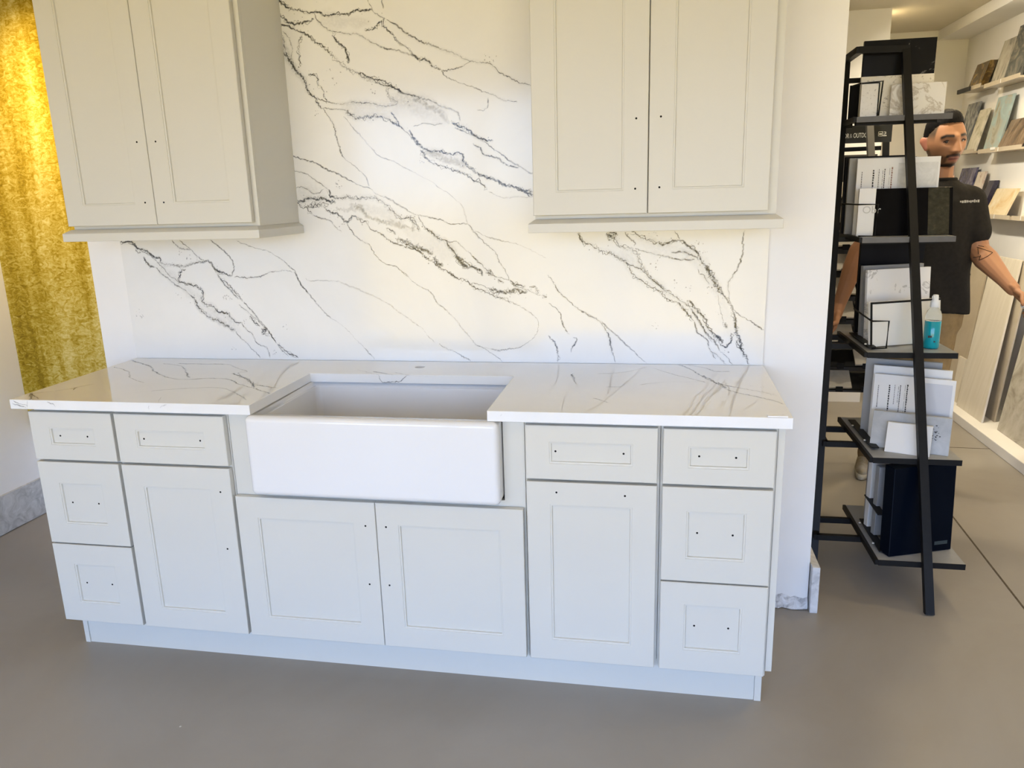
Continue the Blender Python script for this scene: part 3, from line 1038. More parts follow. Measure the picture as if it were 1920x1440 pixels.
# ================================================================== sample rack (leaning black steel tower)
def slope(p0, p1, z):
    q = (z - p0[2]) / (p1[2] - p0[2])
    return tuple(p0[i] + (p1[i] - p0[i]) * q for i in range(3))
LEG0, LEG1 = (2.964, 0.650, 0.0), (2.964, 1.55, 2.036)
PST0, PST1 = (2.622, 0.955, 0.0), (2.780, 1.745, 2.036)
RK = thing('sample_rack', 'tall black steel sample rack with leaning legs and five shelves of stone samples', 'display rack', (2.9, 1.2, 0.0))
T = 0.026
MB().bar(LEG0, LEG1, T, 0.03, up=(1, 0, 0), ext=0.0).build('front_leg', M['black_metal'], RK)
MB().bar(PST0, PST1, T, 0.03, up=(1, 0, 0)).build('rear_leg', M['black_metal'], RK)
MB().bar((2.977, 1.55, 2.036), (2.780, 1.535, 2.040), T, T).build('top_rail', M['black_metal'], RK)
MB().bar((2.783, 1.525, 2.040), (2.780, 1.758, 2.036), T, T).build('top_return', M['black_metal'], RK)
SHELF = [(0.158, 2.805, 3.100, 0.742, 1.262), (0.505, 2.796, 3.104, 0.888, 1.43), (0.876, 2.787, 3.108, 1.050, 1.52),
         (1.302, 2.777, 3.116, 1.223, 1.62), (1.771, 2.768, 3.126, 1.425, 1.715)]
for i, (z, x0, x1, y0, y1) in enumerate(SHELF):
    sh = MB().box(x0, x1, y0, y1, z - 0.006, z).build('shelf', M['alu'], RK)
    MB().box(x0, x1, y0 - 0.003, y0 - 0.0002, z - 0.021, z + 0.0005).build('shelf_lip', M['lip'] if i > 2 else M['black_metal'], sh)
    MB().box(x0 - 0.012, x0 - 0.0005, y0 - 0.002, y1, z - 0.019, z + 0.001).build('side_rail', M['black_metal'], sh)
    if i > 2:
        MB().box(x0 + 0.01, x1 - 0.04, y0 + 0.05, y0 + 0.075, z - 0.03, z - 0.0065).build('under_brace', M['black_metal'], sh)
# horizontal frames that carry the lower shelves off the rear leg
for z, ya, yb, xa in ((0.138, 0.965, 1.14, 2.632), (0.482, 1.115, 1.32, 2.672), (0.852, 1.30, 1.50, 2.700)):
    MB().bar((xa, ya, z), (2.80, ya, z), 0.02, 0.022).build('cross_tube', M['black_metal'], RK)
    MB().bar((xa + 0.006, yb, z), (2.80, yb, z), 0.02, 0.022).build('cross_tube', M['black_metal'], RK)
    MB().bar((xa, ya - 0.008, z), (xa + 0.008, yb + 0.008, z), 0.02, 0.022).build('cross_tube', M['black_metal'], RK)
for z, xa, y in ((1.282, 2.735, 1.46), (1.752, 2.755, 1.64), (1.945, 2.772, 1.72)):
    MB().bar((xa, y, z), (2.80 if z < 1.9 else 2.84, y, z), 0.018, 0.020).build('cross_tube', M['black_metal'], RK)
# slotted bracket rails with rivets along the left side of the lower shelves
for z, xa, ya, yb in ((0.163, 2.822, 0.80, 1.10), (0.285, 2.822, 0.86, 1.06), (0.512, 2.812, 0.98, 1.36), (0.885, 2.802, 1.10, 1.42)):
    r = MB().box(xa, xa + 0.028, ya, yb, z, z + 0.004)
    r.build('slotted_bracket', M['black_metal'], RK)
riv = plain('bright_rivet', (0.75, 0.75, 0.75), 0.3, 0.5, 0.6)
for z, x, y in ((0.168, 2.815, 0.86), (0.168, 2.812, 1.05), (0.517, 2.806, 1.06), (0.517, 2.806, 1.26), (0.890, 2.800, 1.14)):
    MB().lathe([(0.005, 0), (0.005, 0.003), (0.003, 0.005)], (x, y, z), 8).build('rivet', riv, RK)
# wire holders
wire = M['black_metal']
MB().rod([(2.772, 1.56, 1.905), (2.79, 1.50, 1.907), (2.866, 1.462, 1.908), (2.858, 1.458, 1.775)], 0.0032).build('wire_holder', wire, RK)
MB().rod([(2.735, 1.42, 1.430), (2.77, 1.30, 1.428), (2.836, 1.262, 1.428), (2.830, 1.255, 1.306), (2.77, 1.26, 1.306)], 0.0030).build('wire_holder', wire, RK)
MB().rod([(2.800, 1.36, 1.000), (2.806, 1.13, 0.990), (2.812, 1.110, 0.988), (2.868, 1.100, 0.990), (2.866, 1.098, 0.884), (2.815, 1.105, 0.880)], 0.0035).build('wire_holder', wire, RK)

# ------------------------------------------------------------------ boards standing on the shelves
def board(name, label, cat, bl, br, z0, z1, th, mat, lean=0.0, bevel=0.0008, group=None, parts=None, skew=0.0):
    """upright board: bottom-left / bottom-right (x, y), thickness th away from the viewer, leaning back by `lean` m at the top"""
    a, b = Vector((bl[0], bl[1], 0)), Vector((br[0], br[1], 0))
    u = (b - a).normalized()
    nrm = Vector((-u.y, u.x, 0))
    if nrm.y < 0:
        nrm = -nrm
    P = lambda p, d, z: p + nrm * (d + (lean * (z - z0) / (z1 - z0))) + Vector((skew * (z - z0) / (z1 - z0), 0, z))
    mb = MB().loft([[P(a, 0, z0), P(b, 0, z0), P(b, th, z0), P(a, th, z0)], [P(a, 0, z1), P(b, 0, z1), P(b, th, z1), P(a, th, z1)]])
    def on_face(s, tt, lift=0.0006):
        """point on the front face; s along the width, tt up the height, 0..1"""
        z = z0 + (z1 - z0) * tt
        return a.lerp(b, s) + nrm * (lean * tt - lift) + Vector((skew * tt, 0, z))
    if parts:
        t = thing(name, label, cat, tuple((a + b) / 2 + Vector((0, 0, z0))), group)
        mb.build('board', mat, t, bevel=bevel)
        parts(t, on_face, u, nrm)
        return t
    return tag(mb.build(name, mat, bevel=bevel), label, cat, group)

S5, S4, S3, S2, S1 = 0.1585, 0.5055, 0.8765, 1.3025, 1.7715
navy = plain('navy_gloss_cover', (0.0016, 0.0034, 0.008), 0.3, 0.05, var=0.1, scale=5)
black_gloss = plain('black_gloss_quartz', (0.004, 0.004, 0.005), 0.25, 0.08, var=0.2, scale=30)
black_marble = stone('black_marble', [(0.0, (0.008, 0.008, 0.009)), (0.615, (0.010, 0.010, 0.011)), (0.632, (0.02, 0.02, 0.02)), (0.640, (0.22, 0.22, 0.21)), (0.650, (0.012, 0.012, 0.012))], 4, 3.0, 0.2, spec=0.12)
white_marble = stone('white_marble', [(0.0, (0.80, 0.79, 0.76)), (0.52, (0.80, 0.79, 0.76)), (0.56, (0.50, 0.46, 0.40)), (0.60, (0.78, 0.77, 0.74)), (1.0, (0.82, 0.81, 0.78))], 4.5, 1.6, 0.2)
white_marble2 = stone('calacatta_white', [(0.0, (0.80, 0.80, 0.79)), (0.545, (0.80, 0.80, 0.79)), (0.57, (0.46, 0.46, 0.45)), (0.60, (0.74, 0.74, 0.73)), (1.0, (0.82, 0.82, 0.81))], 5.0, 1.8, 0.2)
terrazzo = stone('speckled_quartz', [(0.0, (0.25, 0.23, 0.20)), (0.34, (0.45, 0.42, 0.36)), (0.40, (0.76, 0.73, 0.65)), (1.0, (0.80, 0.77, 0.70))], 90, 0.2, 0.25)
concrete_q = stone('grey_concrete_quartz', [(0.3, (0.36, 0.37, 0.37)), (0.7, (0.47, 0.48, 0.48))], 16, 0.8, 0.4)
grey_lam = plain('mid_grey_board', (0.33, 0.33, 0.32), 0.4, 0.4, var=0.06, scale=10)
cream_lam = plain('cream_quartz', (0.80, 0.79, 0.73), 0.2, 0.4, var=0.015, scale=8)
dark_lam = plain('charcoal_board', (0.007, 0.007, 0.009), 0.5, 0.12, var=0.1, scale=10)
pale_print = stone('pale_marble_print', [(0.3, (0.58, 0.58, 0.55)), (0.55, (0.68, 0.68, 0.65)), (0.7, (0.74, 0.74, 0.72))], 22, 1.2, 0.3)
grey_print = plain('pale_blue_grey_print', (0.56, 0.58, 0.62), 0.3, 0.4, var=0.03, scale=9)

def patch(F, s0, s1, t0, t1, lift=0.0006):
    return MB().add([F(s0, t0, lift), F(s1, t0, lift), F(s1, t1, lift), F(s0, t1, lift)], [(0, 1, 2, 3)])

def card_print(swatch_mat, s_sw, s1, title_mat):
    def go(t, F, u, nrm):
        patch(F, s_sw, s1, 0.03, 0.93, 0.0010).build('printed_swatch', swatch_mat, t, fix=False)
        rnd = random.Random(2)
        ink, ttl = MB(), MB()
        def line(mb, s, ta, tb, wd, dash):
            q = tb
            while q > ta:
                l = rnd.uniform(0.5, 1.0) * dash
                w_ = wd * rnd.uniform(0.7, 1.0)
                n = len(mb.v)
                mb.v += [F(s, q - l, 0.0012), F(s + w_, q - l, 0.0012), F(s + w_, q, 0.0012), F(s, q, 0.0012)]
                mb.f.append((n, n + 1, n + 2, n + 3))
                q -= l + dash * 0.22
        line(ttl, 0.420, 0.42, 0.88, 0.017, 0.030)
        line(ink, 0.398, 0.32, 0.87, 0.003, 0.12)
        line(ink, 0.335, 0.48, 0.86, 0.011, 0.028)
        line(ink, 0.315, 0.62, 0.84, 0.005, 0.05)
        line(ink, 0.268, 0.58, 0.86, 0.007, 0.03)
        line(ink, 0.195, 0.20, 0.85, 0.020, 0.040)
        line(ink, 0.060, 0.52, 0.83, 0.009, 0.03)
        ttl.build('title_print', title_mat, t, fix=False)
        o = ink.build('small_print', M['ink'], t, fix=False)
        o['kind'] = 'stuff'
    return go

# shelf 5 (bottom): catalogue boxes and the navy book
board('sample_book', 'large glossy navy-blue sample book on the lowest rack shelf', 'sample book', (2.846, 0.766), (3.091, 0.862), S5 + 0.0008, 0.478, 0.055, navy, 0.085, 0.003, skew=0.048,
      parts=lambda t, F, u, n: patch(F, 0.72, 0.93, 0.075, 0.115).build('embossed_title', plain('dull_teal_print', (0.02, 0.035, 0.04), 0.5), t, fix=False))
for k, (x, y, w, h, c) in enumerate(((2.838, 0.94, 0.19, 0.29, 'alu'), (2.832, 1.02, 0.19, 0.315, 'white_lam'), (2.850, 1.10, 0.20, 0.30, 'alu'))):
    board('stone_sample_box', ['grey sample box just behind the navy book on the lowest shelf', 'white sample box in the middle of the row behind the navy book',
          'grey sample box at the back of the row behind the navy book'][k], 'sample box', (x, y), (x + w, y + 0.04), S5 + 0.007, S5 + h, 0.03, M[c], 0.0, 0.002)
# shelf 4
board('stone_sample', 'small plain white tile leaning against the grey sample on the fourth shelf', 'stone sample', (2.855, 0.966), (2.998, 0.909), S4, 0.612, 0.012, M['white_lam'], 0.045)
def blot(t, F, u, n):
    mb = MB()
    rnd = random.Random(4)
    for _ in range(34):
        s, q = 0.80 + rnd.gauss(0, 0.040), 0.55 + rnd.gauss(0, 0.10)
        r = rnd.uniform(0.003, 0.016)
        n0 = len(mb.v)
        for k in range(5):
            a = k * 6.283 / 5 + rnd.uniform(0, 0.6)
            mb.v.append(F(min(0.98, s + r * math.cos(a)), min(0.95, q + 1.6 * r * math.sin(a) * rnd.uniform(0.3, 1)), 0.0008))
        mb.f.append(tuple(range(n0, n0 + 5)))
    o = mb.build('dark_inclusion', M['ink'], t, fix=False)
    o['kind'] = 'stuff'
board('stone_sample', 'grey concrete-look sample with a black ink-like mark on the fourth shelf', 'stone sample', (2.817, 1.030), (3.069, 0.928), S4, 0.640, 0.014, concrete_q, 0.045, parts=blot)
board('sample_card', 'white information card with small black print and pale grey swatch on the fourth shelf', 'sample card', (2.838, 1.128), (3.098, 1.012), S4, 0.772, 0.006, M['white_lam'], 0.02, parts=card_print(grey_print, 0.56, 0.965, M['ink']))
board('stone_sample', 'plain white sample board showing above the card on the fourth shelf', 'stone sample', (2.842, 1.160), (3.100, 1.060), S4, 0.800, 0.012, M['white_lam'], 0.02)
board('stone_sample', 'grey sample board at the back of the fourth shelf', 'stone sample', (2.828, 1.225), (3.088, 1.135), S4, 0.815, 0.014, grey_lam, 0.02)
for k, (y, h) in enumerate(((1.075, 0.13), (1.19, 0.16), (1.30, 0.20))):
    pass
# shelf 3
def framed(t, F, u, n):
    mb = MB()
    for s0, s1, t0, t1 in ((0, 0.03, 0, 1), (0.03, 1.0, 0.955, 1.0)):
        mb.add([F(s0, t0, 0.0012), F(s1, t0, 0.0012), F(s1, t1, 0.0012), F(s0, t1, 0.0012)], [(0, 1, 2, 3)])
    mb.build('black_edge_band', M['black_metal'], t, fix=False)
board('stone_sample', 'cream quartz sample with a black edge band on the middle shelf', 'stone sample', (2.816, 1.135), (3.112, 1.262), S3 + 0.004, 1.055, 0.012, cream_lam, 0.02, parts=framed)
board('stone_sample', 'white marble sample with grey veins on the middle shelf', 'stone sample', (2.832, 1.272), (3.105, 1.388), S3 + 0.004, 1.168, 0.014, white_marble2, 0.02)
board('stone_sample', 'grey sample board behind the white marble on the middle shelf', 'stone sample', (2.828, 1.345), (3.090, 1.442), S3 + 0.004, 1.178, 0.016, grey_lam, 0.015)
board('stone_sample', 'tall plain black panel at the back of the middle shelf', 'stone sample', (2.838, 1.482), (3.100, 1.512), S3 + 0.0008, 1.272, 0.02, dark_lam, 0.0)
# spray bottle
bt = thing('spray_bottle', 'clear spray bottle half full of turquoise cleaner on the middle shelf', 'bottle', (3.042, 1.150, S3 + 0.0005))
def clear(name, col, rough=0.05, ior=1.35, tr=1.0):
    m, t_, b = mat_base(name, rough, 0.5)
    b.inputs['Base Color'].default_value = col + (1,)
    set_in(b, ['Transmission Weight', 'Transmission'], tr)
    b.inputs['IOR'].default_value = ior
    return m
bx, by, bz = 3.042, 1.150, S3 + 0.0008
MB().lathe([(0.0288, 0.1070), (0.029, 0.1075), (0.029, 0.128), (0.024, 0.145), (0.0135, 0.158), (0.0135, 0.1598)], (bx, by, bz), 24).build('bottle_body', clear('clear_plastic', (0.92, 0.96, 0.96), 0.08, 1.1, 0.92), bt, smooth=True)
MB().lathe([(0.027, 0), (0.029, 0.004), (0.029, 0.1060), (0.0285, 0.1066)], (bx, by, bz), 24).build('cleaner_liquid', plain('turquoise_cleaner', (0.002, 0.30, 0.37), 0.1, 0.5, var=0.03), bt, smooth=True)
cap = plain('frosted_cap', (0.72, 0.74, 0.74), 0.3, 0.4)
MB().lathe([(0.016, 0), (0.017, 0.002), (0.016, 0.022), (0.011, 0.028), (0.010, 0.046), (0.008, 0.048)], (bx, by, bz + 0.160), 20).build('spray_cap', cap, bt, smooth=True)
MB().bar((bx, by, bz + 0.199), (bx - 0.012, by - 0.008, bz + 0.199), 0.009, 0.010).build('nozzle', cap, bt)
lb = MB()
for (dx, dz, hw, hh) in ((-0.012, 0.048, 0.009, 0.004), (0.002, 0.029, 0.003, 0.003)):
    y_ = by - math.sqrt(0.0296 ** 2 - dx * dx)
    lb.box(bx + dx - hw, bx + dx + hw, y_ - 0.0008, y_ + 0.004, bz + dz - hh, bz + dz + hh)
lbl = lb.build('label_mark', M['ink'], bt)
lbl['kind'] = 'stuff'
# shelf 2
def obr(t, F, u, n):
    text_mesh('Obr', 0.040, F(0.25, 0.48, 0.001), u, (0, 0, 1), 0.0002).build('cover_title', plain('pale_grey_print', (0.55, 0.55, 0.52), 0.6), t)
board('sample_folder', 'slim white folder at the left front of the second shelf from the top', 'sample folder', (2.772, 1.305), (2.834, 1.300), S2 + 0.0008, 1.490, 0.02, M['white_lam'], 0.0, 0.001, parts=obr)
olive = stone('dark_olive_quartz', [(0.3, (0.016, 0.016, 0.010)), (0.6, (0.032, 0.031, 0.020)), (0.75, (0.06, 0.055, 0.03))], 60, 0.3, 0.22)
board('stone_sample', 'glossy black sample tile with dark olive end on the second shelf from the top', 'stone sample', (2.836, 1.300), (3.128, 1.298), S2 + 0.0008, 1.487, 0.016, black_gloss, 0.045,
      parts=lambda t, F, u, n: patch(F, 0.69, 0.955, 0.01, 0.985).build('olive_swatch', olive, t, fix=False))
board('sample_card', 'cream information card with brown title and marble-print swatch on the second shelf', 'sample card', (2.779, 1.400), (3.090, 1.395), S2 + 0.0008, 1.607, 0.006, M['white_lam'], 0.0, parts=card_print(pale_print, 0.50, 0.975, M['ink_red']))
board('sample_folder', 'light grey binder just behind the cream card on the second shelf from the top', 'sample folder', (2.762, 1.462), (3.02, 1.462), S2 + 0.0008, 1.612, 0.018, grey_lam, 0.0)
board('sample_folder', 'charcoal binder behind the light grey binder on the second shelf from the top', 'sample folder', (2.758, 1.512), (3.02, 1.512), S2 + 0.0008, 1.620, 0.025, dark_lam, 0.0)
# shelf 1 (top)
def small_frame(t, F, u, n):
    mb = MB()
    for s0, s1, t0, t1 in ((0.93, 1.0, 0, 1), (0.0, 1.0, 0.965, 1.0)):
        mb.add([F(s0, t0, 0.0012), F(s1, t0, 0.0012), F(s1, t1, 0.0012), F(s0, t1, 0.0012)], [(0, 1, 2, 3)])
    mb.build('black_edge_band', M['black_metal'], t, fix=False)
board('stone_sample', 'small speckled cream sample in a black frame at the left of the top shelf', 'stone sample', (2.790, 1.478), (2.859, 1.474), S1 + 0.0008, 1.906, 0.012, terrazzo, 0.0, parts=small_frame)
board('stone_sample', 'white marble sample with brown-grey vein at the right of the top shelf', 'stone sample', (2.912, 1.508), (3.120, 1.508), S1 + 0.0008, 1.899, 0.012, white_marble, 0.0)
board('stone_sample', 'wide speckled cream sample board at the middle of the top shelf', 'stone sample', (2.800, 1.540), (3.080, 1.540), S1 + 0.0008, 1.937, 0.014, terrazzo, 0.0)
board('stone_sample', 'large black marble slab with thin white veins at the back of the top shelf', 'stone sample', (2.812, 1.580), (3.090, 1.580), S1 + 0.0008, 2.081, 0.018, black_marble, 0.0)
board('sample_folder', 'narrow black binder at the left end of the top shelf', 'sample folder', (2.776, 1.622), (2.822, 1.600), S1 + 0.0008, 1.915, 0.08, dark_lam, 0.0)

# ================================================================== second display rack behind with tile trays and header sign
RB = thing('tile_tray_rack', 'black display rack with tilted tile trays and an outdoor header sign, behind the sample rack', 'display rack', (2.98, 2.3, 0.0))
MB().bar((2.964, 1.20, 0.0), (2.964, 2.125, 2.0), T, 0.03, up=(1, 0, 0)).build('front_leg', plain('grey_brown_steel', (0.10, 0.092, 0.078), 0.4, 0.5), RB)
MB().bar((2.86, 2.16, 0.38), (2.86, 2.34, 1.80), 0.024, 0.05, up=(1, 0, 0)).build('side_post', M['black_metal'], RB)
MB().bar((3.155, 2.16, 0.38), (3.125, 2.34, 1.72), 0.018, 0.03, up=(1, 0, 0)).build('side_post', M['black_metal'], RB)
MB().bar((2.86, 2.30, 0.0), (2.86, 2.30, 0.40), 0.024, 0.03, up=(1, 0, 0)).build('foot_post', M['black_metal'], RB)
MB().bar((3.15, 2.30, 0.0), (3.15, 2.30, 0.40), 0.024, 0.03, up=(1, 0, 0)).build('foot_post', M['black_metal'], RB)
sg = MB().box(2.70, 3.086, 2.098, 2.112, 1.703, 1.785).build('header_sign', plain('charcoal_sign', (0.014, 0.015, 0.015), 0.45, 0.4), RB)
text_mesh('INDOOR', 0.031, (2.822, 2.0974, 1.727), (1, 0, 0), (0, 0, 1), 0.0003, xs=0.56).build('lettering', M['letter'], sg)
text_mesh('&', 0.028, (2.894, 2.0974, 1.728), (1, 0, 0), (0, 0, 1), 0.0003, xs=0.7).build('lettering', grey_lam, sg)
text_mesh('OUTDOOR', 0.031, (2.911, 2.0974, 1.728), (1, 0, 0), (0, 0, 1), 0.0003, xs=0.56).build('lettering', M['letter'], sg)
lg = MB()
lx, lz = 3.024, 1.730
for a, b, c, d in ((0, 0.020, 0, 0.0022), (0, 0.020, 0.020, 0.0222), (0, 0.0022, 0, 0.022), (0.018, 0.020, 0, 0.022), (0.004, 0.016, 0.007, 0.014), (0.022, 0.038, 0.0, 0.005),
                   (0.024, 0.034, 0.009, 0.0115), (0.024, 0.034, 0.018, 0.0205), (0.032, 0.035, 0.009, 0.020)):
    lg.box(lx + a, lx + b, 2.0970, 2.0979, lz + c, lz + d)
lo = lg.build('logo_mark', M['letter'], sg)
lo['kind'] = 'stuff'
MB().bar((2.87, 2.13, 1.675), (3.05, 2.13, 1.677), 0.012, 0.02).build('header_bracket', M['black_metal'], RB)
# sloping dark back panel
MB().add([(2.875, 2.30, 0.40), (3.14, 2.30, 0.40), (3.115, 2.44, 1.66), (2.875, 2.44, 1.66), (2.875, 2.315, 0.40), (3.14, 2.315, 0.40), (3.115, 2.455, 1.66), (2.875, 2.455, 1.66)],
         [(0, 1, 2, 3), (4, 7, 6, 5), (0, 4, 5, 1), (1, 5, 6, 2), (2, 6, 7, 3), (3, 7, 4, 0)]).build('back_panel', plain('grey_brown_panel', (0.05, 0.046, 0.04), 0.5), RB)
beige_tile = stone('beige_tile', [(0.3, (0.55, 0.50, 0.40)), (0.7, (0.66, 0.61, 0.51))], 18, 0.6, 0.3)
k = 0
for r in range(9):
    zf = 0.462 + 0.122 * r
    yf = 2.115 + 0.014 * r
    for c, (xa, xb) in enumerate(((2.885, 3.000), (3.012, 3.128))):
        tr = MB()
        n_ = Vector((0, 0.62, 0.78))
        for lo_, th_, ext in ((0.0, 0.006, 0.006),):
            a0 = Vector((xa - ext, yf, zf))
            dv = Vector((0, 0.095, 0.075))
            tr.add([a0, Vector((xb + ext, yf, zf)), Vector((xb + ext, yf, zf)) + dv, a0 + dv,
                    a0 - Vector((0, -0.004, 0.006)), Vector((xb + ext, yf, zf)) - Vector((0, -0.004, 0.006)), Vector((xb + ext, yf, zf)) + dv - Vector((0, -0.004, 0.006)), a0 + dv - Vector((0, -0.004, 0.006))],
                   [(0, 1, 2, 3), (4, 7, 6, 5), (0, 4, 5, 1), (1, 5, 6, 2), (2, 6, 7, 3), (3, 7, 4, 0)])
        tr.box(xa + 0.035, xb - 0.045, yf - 0.010, yf - 0.001, zf - 0.012, zf + 0.016)
        tray = tr.build('tray', M['black_metal'], RB)
        if (r, c) in ((1, 0), (0, 1)):
            continue
        up = Vector((0, -0.006, 0.008))
        q = Vector((0, 0.002, 0.0015)) + up * 0.3
        p = [Vector((xa, yf, zf)) + q, Vector((xb, yf, zf)) + q]
        d2 = dv * 0.96
        vv = [p[0], p[1], p[1] + d2, p[0] + d2]
        MB().add(vv + [v + up for v in vv], [(0, 3, 2, 1), (4, 5, 6, 7), (0, 1, 5, 4), (1, 2, 6, 5), (2, 3, 7, 6), (3, 0, 4, 7)]).build('tile', beige_tile, tray)

# ================================================================== right wall: ledges with leaning stone samples
acrylic = plain('brown_acrylic_ledge', (0.50, 0.43, 0.33), 0.25, 0.5, var=0.05, scale=10)
lab = {'c': ''}
def ledge(y0, y1, z, label):
    t = thing('wall_ledge', label, 'ledge', (4.15, (y0 + y1) / 2, z - 0.012))
    MB().box(4.085, 4.199, y0, y1, z - 0.012, z).build('shelf_plate', acrylic, t)
    MB().box(4.080, 4.0848, y0, y1, z - 0.012, z + 0.014).build('front_lip', acrylic, t)
    MB().box(4.0790, 4.0798, (y0 + y1) / 2 - 0.004, (y0 + y1) / 2 + 0.004, z - 0.010, z + 0.014).build('joint', M['white_lam'], t)
def wsample(name, label, y0, y1, z0, z1, mat, xb=4.105, xt=4.165, th=0.014):
    P = lambda x, y, z: (x, y, z)
    r0 = [P(xb, y0, z0), P(xb, y1, z0), P(xb + th, y1, z0), P(xb + th, y0, z0)]
    r1 = [P(xt, y0, z1), P(xt, y1, z1), P(xt + th, y1, z1), P(xt + th, y0, z1)]
    return tag(MB().loft([r0, r1]).build(name, mat, bevel=0.001), label, 'stone sample', 'samples on the wall ledges')
ledge(3.86, 4.22, 2.128, 'brown ledge under the dark gold-brown sample at the top of the right wall')
ledge(3.28, 3.80, 2.112, 'brown ledge under the tall grey-cream marble at the top of the right wall')
ledge(3.86, 4.30, 1.708, 'brown ledge under the blue-grey and cream samples, nearest the back corner')
ledge(3.14, 3.78, 1.698, 'brown ledge under the blue-green and brown samples on the right wall')
ledge(3.62, 4.28, 1.300, 'brown ledge under the purple and navy samples on the right wall')
ledge(3.18, 3.615, 1.286, 'brown ledge under the peach onyx sample on the right wall')
ledge(2.90, 3.15, 1.286, 'short brown ledge at the right picture edge on the right wall')
ms = lambda n, st, sc=9, d=2.0, stretch=(1, 1, 1): stone(n, st, sc, d, 0.2, stretch)
wsample('stone_sample', 'dark brown and gold stone sample on the top ledge of the right wall', 3.93, 4.15, 2.129, 2.292, ms('brown_gold_stone', [(0.3, (0.03, 0.022, 0.014)), (0.5, (0.10, 0.06, 0.02)), (0.62, (0.28, 0.18, 0.05)), (0.75, (0.06, 0.04, 0.02))]), th=0.045, xb=4.100, xt=4.150)
tag(MB().box(4.066, 4.0785, 4.02, 4.24, 2.112, 2.140).build('price_label', M['ink']), 'dark label strip in front of the brown and gold sample', 'label')
wsample('stone_sample', 'tall cream marble sample with black band on the top ledge', 3.585, 3.775, 2.113, 2.380, ms('cream_black_marble', [(0.3, (0.06, 0.06, 0.055)), (0.43, (0.30, 0.28, 0.24)), (0.5, (0.40, 0.37, 0.31)), (0.7, (0.48, 0.45, 0.38))], 6, 1.5, (1, 2.2, 0.7)))
wsample('stone_sample', 'tall dark grey-green stone sample at the top right picture edge', 3.34, 3.565, 2.113, 2.43, ms('dark_grey_stone', [(0.3, (0.03, 0.034, 0.036)), (0.5, (0.10, 0.105, 0.10)), (0.65, (0.24, 0.22, 0.17))], 6))
wsample('stone_sample', 'blue-grey streaked marble sample behind the head of the man', 4.07, 4.28, 1.709, 2.045, ms('blue_grey_marble', [(0.3, (0.03, 0.035, 0.045)), (0.48, (0.13, 0.14, 0.15)), (0.6, (0.34, 0.34, 0.32)), (0.75, (0.5, 0.49, 0.44))], 8, 2.5, (1, 2.0, 0.6)))
wsample('stone_sample', 'cream marble sample with green-brown veins on the second ledge row', 3.90, 4.055, 1.709, 1.984, ms('cream_green_marble', [(0.3, (0.28, 0.27, 0.19)), (0.45, (0.52, 0.49, 0.38)), (0.65, (0.68, 0.64, 0.53))], 8), xb=4.100)
wsample('stone_sample', 'large pale blue-green sample with a brown vein on the right wall', 3.535, 3.77, 1.699, 2.036, ms('blue_green_marble', [(0.28, (0.16, 0.12, 0.08)), (0.40, (0.36, 0.36, 0.30)), (0.5, (0.30, 0.40, 0.41)), (0.7, (0.40, 0.50, 0.50))], 5, 1.6))
wsample('stone_sample', 'brown wood-look stone sample on the second ledge row', 3.20, 3.53, 1.699, 1.876, ms('brown_stone', [(0.3, (0.07, 0.045, 0.028)), (0.5, (0.16, 0.11, 0.07)), (0.7, (0.27, 0.20, 0.14))], 7, 1.5, (1, 1.5, 0.7)), xb=4.095)
tag(MB().box(4.0755, 4.0785, 3.50, 3.57, 1.700, 1.716).build('price_label', M['white_lam']), 'small white label on the ledge below the blue-green sample', 'label')
wsample('stone_sample', 'purple-blue marble sample behind the shoulder of the man', 3.995, 4.27, 1.301, 1.602, ms('purple_marble', [(0.3, (0.02, 0.018, 0.05)), (0.5, (0.08, 0.075, 0.14)), (0.66, (0.22, 0.21, 0.30))], 7))
wsample('stone_sample', 'pinkish white sample with a red-brown vein on the third ledge row', 3.835, 3.965, 1.301, 1.571, ms('pink_marble', [(0.3, (0.16, 0.07, 0.04)), (0.40, (0.45, 0.34, 0.28)), (0.5, (0.62, 0.55, 0.48)), (0.7, (0.68, 0.62, 0.56))], 7))
wsample('stone_sample', 'narrow dark navy sample standing on the third ledge row', 3.675, 3.765, 1.301, 1.510, ms('navy_stone', [(0.3, (0.012, 0.012, 0.026)), (0.7, (0.045, 0.04, 0.07))], 12), th=0.03)
wsample('stone_sample', 'peach and cream onyx sample on the third ledge row', 3.30, 3.61, 1.287, 1.458, ms('peach_onyx', [(0.3, (0.60, 0.38, 0.18)), (0.5, (0.66, 0.54, 0.34)), (0.7, (0.72, 0.64, 0.48))], 5), xb=4.095, xt=4.16)
wsample('stone_sample', 'pale cream sample at the right picture edge on the third ledge row', 2.97, 3.10, 1.287, 1.375, ms('pale_cream_stone', [(0.3, (0.52, 0.48, 0.38)), (0.7, (0.66, 0.62, 0.53))], 6))

